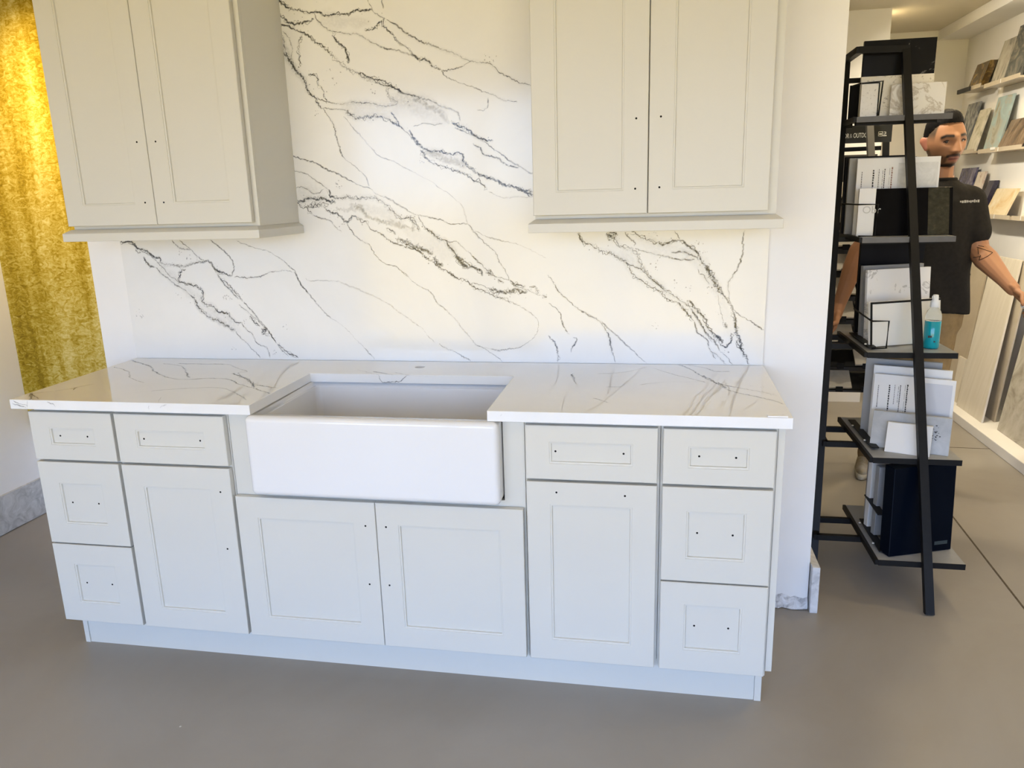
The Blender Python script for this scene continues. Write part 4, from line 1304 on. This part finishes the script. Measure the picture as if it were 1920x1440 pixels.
# ================================================================== large boards leaning along the right wall
def lean_board(label, yb0, yb1, yt0, yt1, z1, xb, xt, th, mat, z0=0.0605):
    r0 = [(xb, yb0, z0), (xb, yb1, z0), (xb + th, yb1, z0), (xb + th, yb0, z0)]
    r1 = [(xt, yt0, z1), (xt, yt1, z1), (xt + th, yt1, z1), (xt + th, yt0, z1)]
    return tag(MB().loft([r0, r1]).build('leaning_tile', mat, bevel=0.001), label, 'tile', 'large tiles leaning on the right wall')
cream_tile = stone('cream_plank_tile', [(0.3, (0.66, 0.60, 0.48)), (0.7, (0.76, 0.70, 0.59))], 5, 0.5, 0.4, (1, 6, 0.5))
lean_board('tall cream ribbed tile leaning on the right wall, front one of the pair', 2.93, 3.34, 3.12, 3.53, 1.035, 3.965, 4.150, 0.012, cream_tile)
lean_board('second cream tile close behind the tall cream tile', 2.955, 3.30, 3.02, 3.40, 1.03, 4.045, 4.168, 0.010, stone('tan_tile', [(0.3, (0.50, 0.43, 0.32)), (0.7, (0.60, 0.53, 0.42))], 8, 0.6, 0.4))
lean_board('small narrow cream plank leaning low beside the tall cream tile', 3.40, 3.50, 3.50, 3.62, 0.34, 3.985, 4.050, 0.012, cream_tile)
lean_board('broad light-brown tile leaning behind the man, nearest the back corner', 3.47, 4.05, 3.64, 4.12, 1.0, 4.02, 4.172, 0.012, stone('light_brown_tile', [(0.3, (0.46, 0.38, 0.26)), (0.7, (0.56, 0.48, 0.35))], 4, 0.6, 0.4))
lean_board('grey-beige marble slab leaning at the right picture edge', 2.05, 2.79, 2.15, 2.90, 0.62, 4.00, 4.125, 0.016, stone('grey_beige_marble', [(0.3, (0.30, 0.27, 0.21)), (0.45, (0.46, 0.42, 0.34)), (0.7, (0.60, 0.56, 0.48))], 5, 2.0, 0.25))
lean_board('very tall off-white tile leaning at the right picture edge', 2.50, 2.78, 2.66, 2.94, 1.15, 4.135, 4.183, 0.012, cream_tile)

# ================================================================== the man behind the rack
def capsule(mb, p0, r0, p1, r1, seg=14, flat=None):
    """tapered capsule; flat=(axis vector, factor) squeezes the cross-section along an axis"""
    p0, p1 = Vector(p0), Vector(p1)
    d = (p1 - p0)
    L = d.length
    d = d.normalized() if L > 1e-6 else Vector((0, 0, 1))
    a = d.cross(Vector((0.3, 0.2, 0.93)))
    a.normalize()
    b = d.cross(a)
    rings = []
    for i in range(1, 5):
        q = math.radians(-90 + 90 * i / 5)
        rings.append((p0 + d * (r0 * math.sin(q)), r0 * math.cos(q)))
    for i in range(0, 5):
        q = i / 4
        rings.append((p0.lerp(p1, q), r0 + (r1 - r0) * q))
    for i in range(1, 5):
        q = math.radians(90 * i / 5)
        rings.append((p1 + d * (r1 * math.sin(q)), r1 * math.cos(q)))
    R = []
    for c, r in rings:
        ring_ = []
        for k in range(seg):
            an = k * 2 * math.pi / seg
            v = r * (math.cos(an) * a + math.sin(an) * b)
            if flat:
                ax = Vector(flat[0]).normalized()
                v = v - ax * v.dot(ax) * (1 - flat[1])
            ring_.append(c + v)
        R.append(ring_)
    mb.loft(R)

def chain(mb, pts, flat=None):
    for (p0, r0), (p1, r1) in zip(pts[:-1], pts[1:]):
        capsule(mb, p0, r0, p1, r1, flat=flat)

def gs(x, s):
    return math.exp(-0.5 * (x / s) ** 2)

# head frame: local -y is where the face points, +x is the man's left
HC = Vector((3.262, 1.905, 1.683))
yaw = math.radians(11)
HM = Matrix.Translation(HC) @ Matrix.Rotation(yaw, 4, 'Z') @ Matrix.Rotation(math.radians(-4), 4, 'Y') @ Matrix.Rotation(math.radians(3), 4, 'X')
HMI = HM.inverted()
def head_point(th, ph):
    """th: polar from top, ph: azimuth (0 = face)"""
    nx, ny, nz = math.sin(th) * math.sin(ph), -math.sin(th) * math.cos(ph), math.cos(th)
    x, y, z = 0.077 * nx, 0.099 * ny, 0.124 * nz
    low = max(0.0, -z / 0.124)
    x *= 1 - 0.30 * low ** 1.3
    if y > 0:
        y *= 1 - 0.45 * low
    else:
        y = -0.099 * abs(ny) ** 0.82
        y *= 1 - 0.10 * low ** 2
    if y < 0:
        fr = min(1.0, abs(ny) * 1.6)
        ax = abs(x)
        y -= fr * 0.007 * gs(z - 0.024, 0.010) * gs(ax - 0.026, 0.022)              # brow ridge
        y += fr * 0.012 * gs(z - 0.004, 0.010) * gs(ax - 0.032, 0.015)              # eye sockets
        nose = max(0.0, min(1.0, (0.022 - z) / 0.060)) if z > -0.042 else max(0.0, 1 - (-0.042 - z) / 0.010)
        y -= fr * (0.006 + 0.024 * nose) * gs(x, 0.0085 + 0.005 * nose) * (1.0 if z < 0.022 else gs(z - 0.022, 0.010)) * (1 if nose > 0 or z > -0.042 else 0)
        y -= fr * 0.008 * gs(z + 0.040, 0.007) * gs(ax - 0.014, 0.006)              # nostril wings
        y -= fr * 0.007 * gs(z + 0.066, 0.006) * gs(x, 0.020)                       # upper lip
        y -= fr * 0.008 * gs(z + 0.078, 0.006) * gs(x, 0.018)                       # lower lip
        y -= fr * 0.008 * gs(z + 0.105, 0.014) * gs(x, 0.020)                       # chin
        y -= fr * 0.005 * gs(z + 0.020, 0.020) * gs(ax - 0.050, 0.014)              # cheekbones
        y += fr * 0.004 * gs(z + 0.060, 0.020) * gs(ax - 0.045, 0.012)              # hollow of the cheek
    return Vector((x, y, z))

NT, NP = 64, 96
skin = MB()
hv = [[HM @ head_point(math.pi * (i + 0.5) / NT, 2 * math.pi * j / NP) for j in range(NP)] for i in range(NT)]
skin.loft(hv)
for s in (-1, 1):                                                                     # ears
    c = HM @ Vector((s * 0.079, 0.012, -0.004))
    up_ = (HM.to_3x3() @ Vector((0, 0.25, 1))).normalized()
    out = (HM.to_3x3() @ Vector((s, 0.55, 0))).normalized()
    capsule(skin, c + up_ * 0.016 + out * 0.008, 0.019, c - up_ * 0.018, 0.012, flat=(HM.to_3x3() @ Vector((1, -s * 0.6, 0)), 0.42))
# neck, trunk, legs
chain(skin, [((3.262, 1.925, 1.63), 0.058), ((3.265, 1.945, 1.48), 0.064)])
capsule(skin, (3.275, 1.95, 1.43), 0.10, (3.27, 1.95, 1.05), 0.11, flat=((0, 1, 0), 0.85))
capsule(skin, (3.13, 1.95, 1.425), 0.055, (3.41, 1.95, 1.425), 0.055)
LS, LE, LW, LH = Vector((3.400, 1.930, 1.415)), Vector((3.450, 1.895, 1.195)), Vector((3.520, 1.745, 1.070)), Vector((3.540, 1.705, 1.036))
chain(skin, [(LS, 0.060), (LE, 0.047)])
mid = LE.lerp(LW, 0.30)
chain(skin, [(LE, 0.047), (mid, 0.052), (LW, 0.032), (LH, 0.029)])
RS, RE, RW, RH = Vector((3.120, 1.965, 1.415)), Vector((2.953, 2.000, 1.190)), Vector((2.880, 1.985, 0.930)), Vector((2.862, 1.960, 0.880))
chain(skin, [(RS, 0.058), (RE, 0.045)])
chain(skin, [(RE, 0.045), (RE.lerp(RW, 0.3), 0.046), (RW, 0.030), (RH, 0.028)])
chain(skin, [((3.19, 1.97, 0.95), 0.085), ((3.16, 2.03, 0.52), 0.058), ((3.125, 2.17, 0.09), 0.042)])
chain(skin, [((3.33, 1.95, 0.95), 0.085), ((3.30, 1.90, 0.52), 0.058), ((3.235, 1.93, 0.09), 0.042)])

def hand(mb, wrist, fwd, side, palm_n, curl, thumb_dir, spread=0.020):
    """palm block + five tapering, bent fingers; fwd along the hand, side towards the little finger"""
    f, s, n = Vector(fwd).normalized(), Vector(side).normalized(), Vector(palm_n).normalized()
    capsule(mb, Vector(wrist) + s * 0.020 * 0.6, 0.026, Vector(wrist) + f * 0.062 + s * 0.018, 0.028, flat=(n, 0.55))
    capsule(mb, Vector(wrist) - s * 0.012, 0.026, Vector(wrist) + f * 0.066 - s * 0.020, 0.028, flat=(n, 0.55))
    base = Vector(wrist) + f * 0.078
    for i, (ln, r) in enumerate(((0.070, 0.0092), (0.080, 0.0096), (0.074, 0.0092), (0.058, 0.0082))):
        p = base + s * (spread * (i - 1.5)) - f * (0.004 * abs(i - 1.2))
        a = 0.0
        pts = [(p - f * 0.02, r * 1.05), (p, r * 1.05)]
        for seg_, k in ((0.45, 1.0), (0.32, 0.93), (0.23, 0.82)):
            a += curl[i] * (0.55 if seg_ == 0.45 else 1.0)
            d = f * math.cos(a) + n * math.sin(a)
            p = p + d * ln * seg_
            pts.append((p, r * k))
        chain(mb, pts)
    t0 = Vector(wrist) + f * 0.022 - s * 0.030
    td = Vector(thumb_dir).normalized()
    t1 = t0 + td * 0.038
    t2 = t1 + (td * 0.7 + n * 0.7).normalized() * 0.030
    t3 = t2 + (td * 0.5 + n * 0.6 + f * 0.4).normalized() * 0.022
    chain(mb, [(t0, 0.014), (t1, 0.0115), (t2, 0.0100), (t3, 0.0085)])
hand(skin, LH, (0.55, -0.45, -0.62), (0.35, 0.85, -0.30), (-0.55, -0.15, -0.55), (0.55, 0.6, 0.65, 0.7), (0.25, -0.9, -0.30))
hand(skin, RH, (-0.30, -0.35, -0.85), (-0.2, 0.9, -0.3), (-0.75, 0.1, 0.3), (0.5, 0.55, 0.6, 0.65), (-0.25, -0.8, -0.45))

me = evaluated(skin, [('REMESH', dict(mode='VOXEL', voxel_size=0.0031)), ('SMOOTH', dict(factor=0.5, iterations=2))])
PERSON = thing('person', 'man in a dark short-sleeved T-shirt and tan trousers standing behind the sample rack', 'person', (3.27, 1.95, 0.0))
WL = WORLD_LOC[PERSON.name]
# skin tones: short beard, brows, lips and shaved temples are his own; sockets, nostrils and mouth line are painted shade
att = me.color_attributes.new('tone', 'FLOAT_COLOR', 'POINT')
SKN, BRD, LIP, BRW, TMP = (0.42, 0.205, 0.105), (0.016, 0.010, 0.007), (0.30, 0.10, 0.075), (0.014, 0.009, 0.007), (0.10, 0.068, 0.045)
def mixc(a, b, k):
    k = max(0.0, min(1.0, k))
    return tuple(a[i] + (b[i] - a[i]) * k for i in range(3))
def sstep(a, b, x):
    q = max(0.0, min(1.0, (x - a) / (b - a)))
    return q * q * (3 - 2 * q)
cols = []
for v in me.vertices:
    p = HMI @ v.co
    c = SKN
    if p.z > -0.15 and p.length < 0.19 and abs(p.x) < 0.10:
        ax = abs(p.x)
        if p.y < 0.045:
            jaw = sstep(-0.080, -0.098, p.z) * sstep(0.045, 0.0, p.y) * (1.0 if p.z > -0.106 else sstep(-0.045, -0.060, p.y)) * sstep(-0.142, -0.132, p.z)
            side = 0.45 * sstep(0.048, 0.060, ax) * sstep(0.00, -0.045, p.z) * sstep(-0.02, 0.0, p.y)
            edge = 0.85 * sstep(-0.050, -0.066, p.z - 0.10 * (ax - 0.03)) * sstep(0.030, 0.042, ax) * sstep(0.03, -0.01, p.y)
            must = 1.35 * gs(p.z + 0.0575 + 0.25 * max(0, ax - 0.014), 0.0052) * sstep(0.036, 0.028, ax) * (1 if p.y < -0.05 else 0)
            corner = 0.75 * gs(ax - 0.032, 0.006) * sstep(-0.055, -0.062, p.z) * (1 if p.y < -0.04 else 0)
            goat = 0.7 * gs(p.x, 0.012) * gs(p.z + 0.092, 0.007)
            c = mixc(c, BRD, max(jaw, side, edge, must, corner, goat))
            lip = gs(p.z + 0.0725, 0.0065) * sstep(0.027, 0.018, ax) * (1 if p.y < -0.07 else 0)
            c = mixc(c, LIP, lip * 1.1)
            c = mixc(c, (0.06, 0.025, 0.02), 0.8 * gs(p.z + 0.072, 0.0022) * sstep(0.026, 0.02, ax) * (1 if p.y < -0.07 else 0))  # shade between the lips, put into the colour
            brow = gs(p.z - (0.027 + 0.10 * min(ax - 0.016, 0.022) - 0.5 * max(0, ax - 0.042)), 0.0046) * sstep(0.010, 0.017, ax) * sstep(0.062, 0.054, ax) * (1 if p.y < -0.04 else 0)
            c = mixc(c, BRW, brow * 1.25)
            socket_shade = 0.45 * gs(p.z - 0.004, 0.009) * gs(ax - 0.033, 0.015) * (1 if p.y < -0.05 else 0)
            c = mixc(c, (0.16, 0.075, 0.045), socket_shade)
            nostril_shade = 0.7 * gs(p.z + 0.049, 0.003) * gs(ax - 0.008, 0.004) * (1 if p.y < -0.085 else 0)
            c = mixc(c, (0.08, 0.03, 0.02), nostril_shade)
        tmp = sstep(-0.050, -0.040, p.y) * sstep(-0.005, 0.045, p.z) * sstep(0.04, 0.055, ax)
        back = sstep(0.035, 0.055, p.y) * sstep(-0.06, -0.01, p.z)
        if not (abs(p.x) > 0.0795):
            c = mixc(c, TMP, max(tmp, back))
        else:
            c = mixc(c, (0.55, 0.20, 0.14), 0.7)
    cols += [c[0], c[1], c[2], 1.0]
att.data.foreach_set('color', cols)
sm, st_, sb = mat_base('skin', 0.48, 0.35)
an = st_.nodes.new('ShaderNodeAttribute')
an.attribute_name = 'tone'
st_.links.new(an.outputs['Color'], sb.inputs['Base Color'])
bump(st_, sb, noise(st_, tex_coord(st_), 260, 3), 0.08, 0.001)
body_bvh = BVHTree.FromPolygons([v.co.copy() for v in me.vertices], [tuple(p.vertices) for p in me.polygons])
for v in me.vertices:
    v.co -= WL
body = link('body', me, sm, PERSON, smooth=True)

# eyes
eye_w = plain('shaded_eye_white', (0.40, 0.36, 0.32), 0.3, 0.3, var=0.01)  # white darkened to stand in for shade over the eyes
iris = plain('dark_iris', (0.012, 0.007, 0.005), 0.3, 0.3)
for s in (-1, 1):
    c = HM @ Vector((s * 0.0325, -0.0712, 0.0030))
    e = MB()
    e.loft([[c + 0.0128 * Vector((math.sin(math.pi * (i + 0.5) / 12) * math.cos(2 * math.pi * j / 16), math.sin(math.pi * (i + 0.5) / 12) * math.sin(2 * math.pi * j / 16), math.cos(math.pi * (i + 0.5) / 12))) for j in range(16)] for i in range(12)])
    eo = e.build('eye', eye_w, PERSON, smooth=True)
    gaze = Vector((-0.22, -1.0, -0.06)).normalized()
    a = gaze.cross(Vector((0, 0, 1))).normalized()
    b = a.cross(gaze)
    MB().loft([[c + gaze * q + r * (math.cos(k * 0.5236) * a + math.sin(k * 0.5236) * b) for k in range(12)] for q, r in ((0.0105, 0.0064), (0.0130, 0.0055), (0.0136, 0.0025))]).build('iris', iris, eo, smooth=True)
    # upper lid, a thin arc hooding the eye
    lid = MB()
    R3 = HM.to_3x3()
    arc = [c + R3 @ Vector((0.0150 * math.cos(q), -0.0125 * (0.55 + 0.45 * math.sin(q)), 0.0052 * math.sin(q) + 0.0008)) for q in [math.pi * k / 8 for k in range(9)]]
    lid.rod(arc, 0.0032, 6)
    lid.build('eyelid', plain('lid_lashes', (0.045, 0.022, 0.014), 0.5, 0.3), PERSON, smooth=True)
# hair: thick on top, tapering down the sides
hair = MB()
idx = {}
def hair_amt(p):
    ax = abs(p.x)
    front = 0.070 - 0.30 * max(0, ax - 0.045) if p.y < -0.03 else None
    line = 0.076 if p.y < -0.045 else (0.076 - (p.y + 0.045) * 0.95 if p.y < 0.0 else 0.033 - p.y * 0.6)
    return p.z - line
rows = []
for i in range(NT):
    th = math.pi * (i + 0.5) / NT
    for j in range(NP):
        p = head_point(th, 2 * math.pi * j / NP)
        h = hair_amt(p)
        if h > -0.004:
            k = max(0.0, min(1.0, h / 0.035))
            lift = 0.0015 + 0.017 * k * (0.45 + 0.55 * sstep(0.03, 0.09, p.z))
            rn = random.Random(i * 131 + j)
            quiff = 0.010 * sstep(-0.02, -0.08, p.y) * sstep(0.06, 0.09, p.z)
            q = p * (1 + lift / max(p.length, 1e-4)) + Vector((0, -quiff * 0.5, quiff)) + Vector((rn.uniform(-1, 1), rn.uniform(-1, 1), rn.uniform(-1, 1))) * 0.0012
            idx[(i, j)] = len(hair.v)
            hair.v.append(HM @ q)
for i in range(NT - 1):
    for j in range(NP):
        k4 = [(i, j), (i, (j + 1) % NP), (i + 1, (j + 1) % NP), (i + 1, j)]
        if all(k in idx for k in k4):
            hair.f.append(tuple(idx[k] for k in k4))
hair.f.append(tuple(idx[(0, j)] for j in range(NP)))
hair.build('hair', plain('black_hair', (0.006, 0.005, 0.005), 0.6, 0.12, var=0.3, scale=220, bmp=0.4), PERSON, smooth=True)

# clothes
def ell(cx, cy, z, a, b, tilt=0.0, k=28):
    return [(cx + a * math.cos(q), cy + b * math.sin(q), z + tilt * math.cos(q)) for q in [2 * math.pi * i / k for i in range(k)]]
shirt = MB()
shirt.loft([ell(3.285, 1.955, 0.895, 0.176, 0.128), ell(3.283, 1.955, 0.98, 0.172, 0.126), ell(3.280, 1.952, 1.10, 0.166, 0.124), ell(3.280, 1.950, 1.22, 0.172, 0.126),
            ell(3.278, 1.950, 1.33, 0.182, 0.128), ell(3.276, 1.950, 1.42, 0.184, 0.118), ell(3.272, 1.950, 1.470, 0.150, 0.100), ell(3.268, 1.948, 1.500, 0.098, 0.085), ell(3.266, 1.945, 1.522, 0.072, 0.074)])
chain(shirt, [((3.37, 1.945, 1.425), 0.074), (LS, 0.074), (LS.lerp(LE, 0.50), 0.071), (LS.lerp(LE, 0.62), 0.071)])
chain(shirt, [((3.17, 1.955, 1.425), 0.074), (RS, 0.078), (RS.lerp(RE, 0.50), 0.074)])
sme = evaluated(shirt, [('REMESH', dict(mode='VOXEL', voxel_size=0.009)), ('SMOOTH', dict(factor=0.5, iterations=5))])
for v in sme.vertices:                                # soft folds hanging from the chest
    q = v.co
    w = sstep(1.40, 1.05, q.z)
    fold = 0.006 * w * math.sin(38 * q.x + 9 * q.z + 2 * math.sin(7 * q.z)) + 0.004 * w * math.sin(23 * q.x - 17 * q.z)
    v.co.y += fold * (1 if q.y > 1.95 else -1)
    v.co.z += 0.012 * sstep(1.0, 0.9, q.z) * math.sin(12 * q.x)
shirt_bvh = BVHTree.FromPolygons([v.co.copy() for v in sme.vertices], [tuple(p.vertices) for p in sme.polygons])
for v in sme.vertices:
    v.co -= WL
sh = link('t_shirt', sme, plain('black_cotton', (0.020, 0.018, 0.016), 0.9, 0.15, var=0.15, scale=60, bmp=0.15), PERSON, smooth=True)
col = MB()
col.rod([Vector(p) for p in ell(3.266, 1.945, 1.519, 0.071, 0.073, 0.0, 32)] + [Vector(ell(3.266, 1.945, 1.519, 0.071, 0.073, 0.0, 32)[0])], 0.007, 8)
col.build('collar', plain('black_rib', (0.016, 0.015, 0.013), 0.9, 0.15), sh, smooth=True)
# chest print: a small light bar with broken lettering
lp = MB()
rnd = random.Random(8)
def on_shirt(x, z, lift=0.0015):
    h = shirt_bvh.ray_cast(Vector((x, 0.8, z)), Vector((0, 1, 0)))
    return (h[0] if h[0] else Vector((x, 1.83, z))) - Vector((0, lift, 0))
x = 3.330
while x < 3.412:
    w = rnd.uniform(0.005, 0.010)
    z0_, z1_ = 1.412 + rnd.uniform(0, 0.003), 1.424 + rnd.uniform(-0.003, 0.002)
    n0 = len(lp.v)
    lp.v += [on_shirt(x, z0_), on_shirt(x + w, z0_), on_shirt(x + w, z1_), on_shirt(x, z1_)]
    lp.f.append((n0, n0 + 1, n0 + 2, n0 + 3))
    x += w + 0.002
o = lp.build('chest_print', plain('grey_print', (0.42, 0.41, 0.38), 0.8, 0.2), sh, fix=False)
o['kind'] = 'stuff'
# forearm tattoo: open triangle and arrow
tat = MB()
def on_arm(x, z):
    h = body_bvh.ray_cast(Vector((x, 1.2, z)), Vector((0, 1, 0)))
    return (h[0] - Vector((0, 0.0004, 0))) if h[0] else None
def stroke(a, b, n=7):
    P = [on_arm(a[0] + (b[0] - a[0]) * i / n, a[1] + (b[1] - a[1]) * i / n) for i in range(n + 1)]
    P = [p for p in P if p]
    if len(P) > 1:
        tat.rod(P, 0.0015, 5)
for a, b in (((3.428, 1.212), (3.480, 1.190)), ((3.480, 1.190), (3.430, 1.155)), ((3.431, 1.207), (3.429, 1.182)), ((3.430, 1.155), (3.435, 1.178)), ((3.405, 1.160), (3.433, 1.172)), ((3.432, 1.219), (3.454, 1.214))):
    stroke(a, b)
o = tat.build('tattoo', plain('tattoo_ink', (0.03, 0.018, 0.014), 0.6, 0.2), PERSON)
o['kind'] = 'stuff'
# trousers
tr = MB()
tr.loft([ell(3.275, 1.955, 0.99, 0.150, 0.108), ell(3.275, 1.96, 0.90, 0.165, 0.122), ell(3.272, 1.965, 0.82, 0.165, 0.125)])
chain(tr, [((3.19, 1.97, 0.86), 0.098), ((3.165, 2.03, 0.52), 0.078), ((3.130, 2.16, 0.10), 0.064)])
chain(tr, [((3.325, 1.955, 0.86), 0.098), ((3.30, 1.90, 0.52), 0.076), ((3.235, 1.94, 0.10), 0.062)])
tme = evaluated(tr, [('REMESH', dict(mode='VOXEL', voxel_size=0.012)), ('SMOOTH', dict(factor=0.5, iterations=3))])
for v in tme.vertices:
    v.co -= WL
link('trousers', tme, plain('tan_cotton', (0.27, 0.19, 0.095), 0.9, 0.15, var=0.12, scale=30, bmp=0.2), PERSON, smooth=True)
# shoes
def shoe(cx, cy, ang):
    R = Matrix.Translation((cx, cy, 0)) @ Matrix.Rotation(ang, 4, 'Z')
    def rg(z, hw, y0, y1, k=20):
        out = []
        for i in range(k):
            q = 2 * math.pi * i / k
            yy = math.sin(q)
            w = hw * (1.0 if yy > 0 else 0.88)
            out.append(R @ Vector((w * math.cos(q), (y0 + y1) / 2 + (y1 - y0) / 2 * yy, z)))
        return out
    s = MB().loft([rg(0.002, 0.047, -0.19, 0.085), rg(0.012, 0.050, -0.195, 0.088), rg(0.030, 0.050, -0.193, 0.087)])
    so = s.build('shoe_sole', plain('pale_rubber', (0.55, 0.50, 0.38), 0.7, 0.3, var=0.15, scale=30), PERSON, smooth=True)
    u = MB().loft([rg(0.0305, 0.047, -0.185, 0.083), rg(0.055, 0.045, -0.165, 0.082), rg(0.080, 0.042, -0.090, 0.080), rg(0.115, 0.040, -0.035, 0.074)])
    u.build('shoe', stone('scuffed_suede', [(0.3, (0.30, 0.20, 0.06)), (0.5, (0.50, 0.42, 0.28)), (0.7, (0.62, 0.57, 0.46))], 16, 1.0, 0.8), PERSON, smooth=True)
shoe(3.118, 2.175, math.radians(-20))
shoe(3.235, 1.94, math.radians(5))
# crumpled white tissue in his left hand
ts = MB()
rnd = random.Random(12)
tc = LH + Vector((0.052, -0.052, -0.060))
ts.loft([[tc + Vector((0.036 * math.sin(math.pi * (i + 0.5) / 12) * math.cos(2 * math.pi * j / 18), 0.028 * math.sin(math.pi * (i + 0.5) / 12) * math.sin(2 * math.pi * j / 18), 0.026 * math.cos(math.pi * (i + 0.5) / 12))) * 1.0 * 1.0 + Vector((rnd.uniform(-1, 1), rnd.uniform(-1, 1), rnd.uniform(-1, 1))) * 0.003 for j in range(18)] for i in range(12)])
tag(ts.build('tissue', plain('white_tissue', (0.85, 0.85, 0.84), 0.9, 0.1), smooth=False), 'crumpled white tissue held in the left hand of the man', 'tissue')
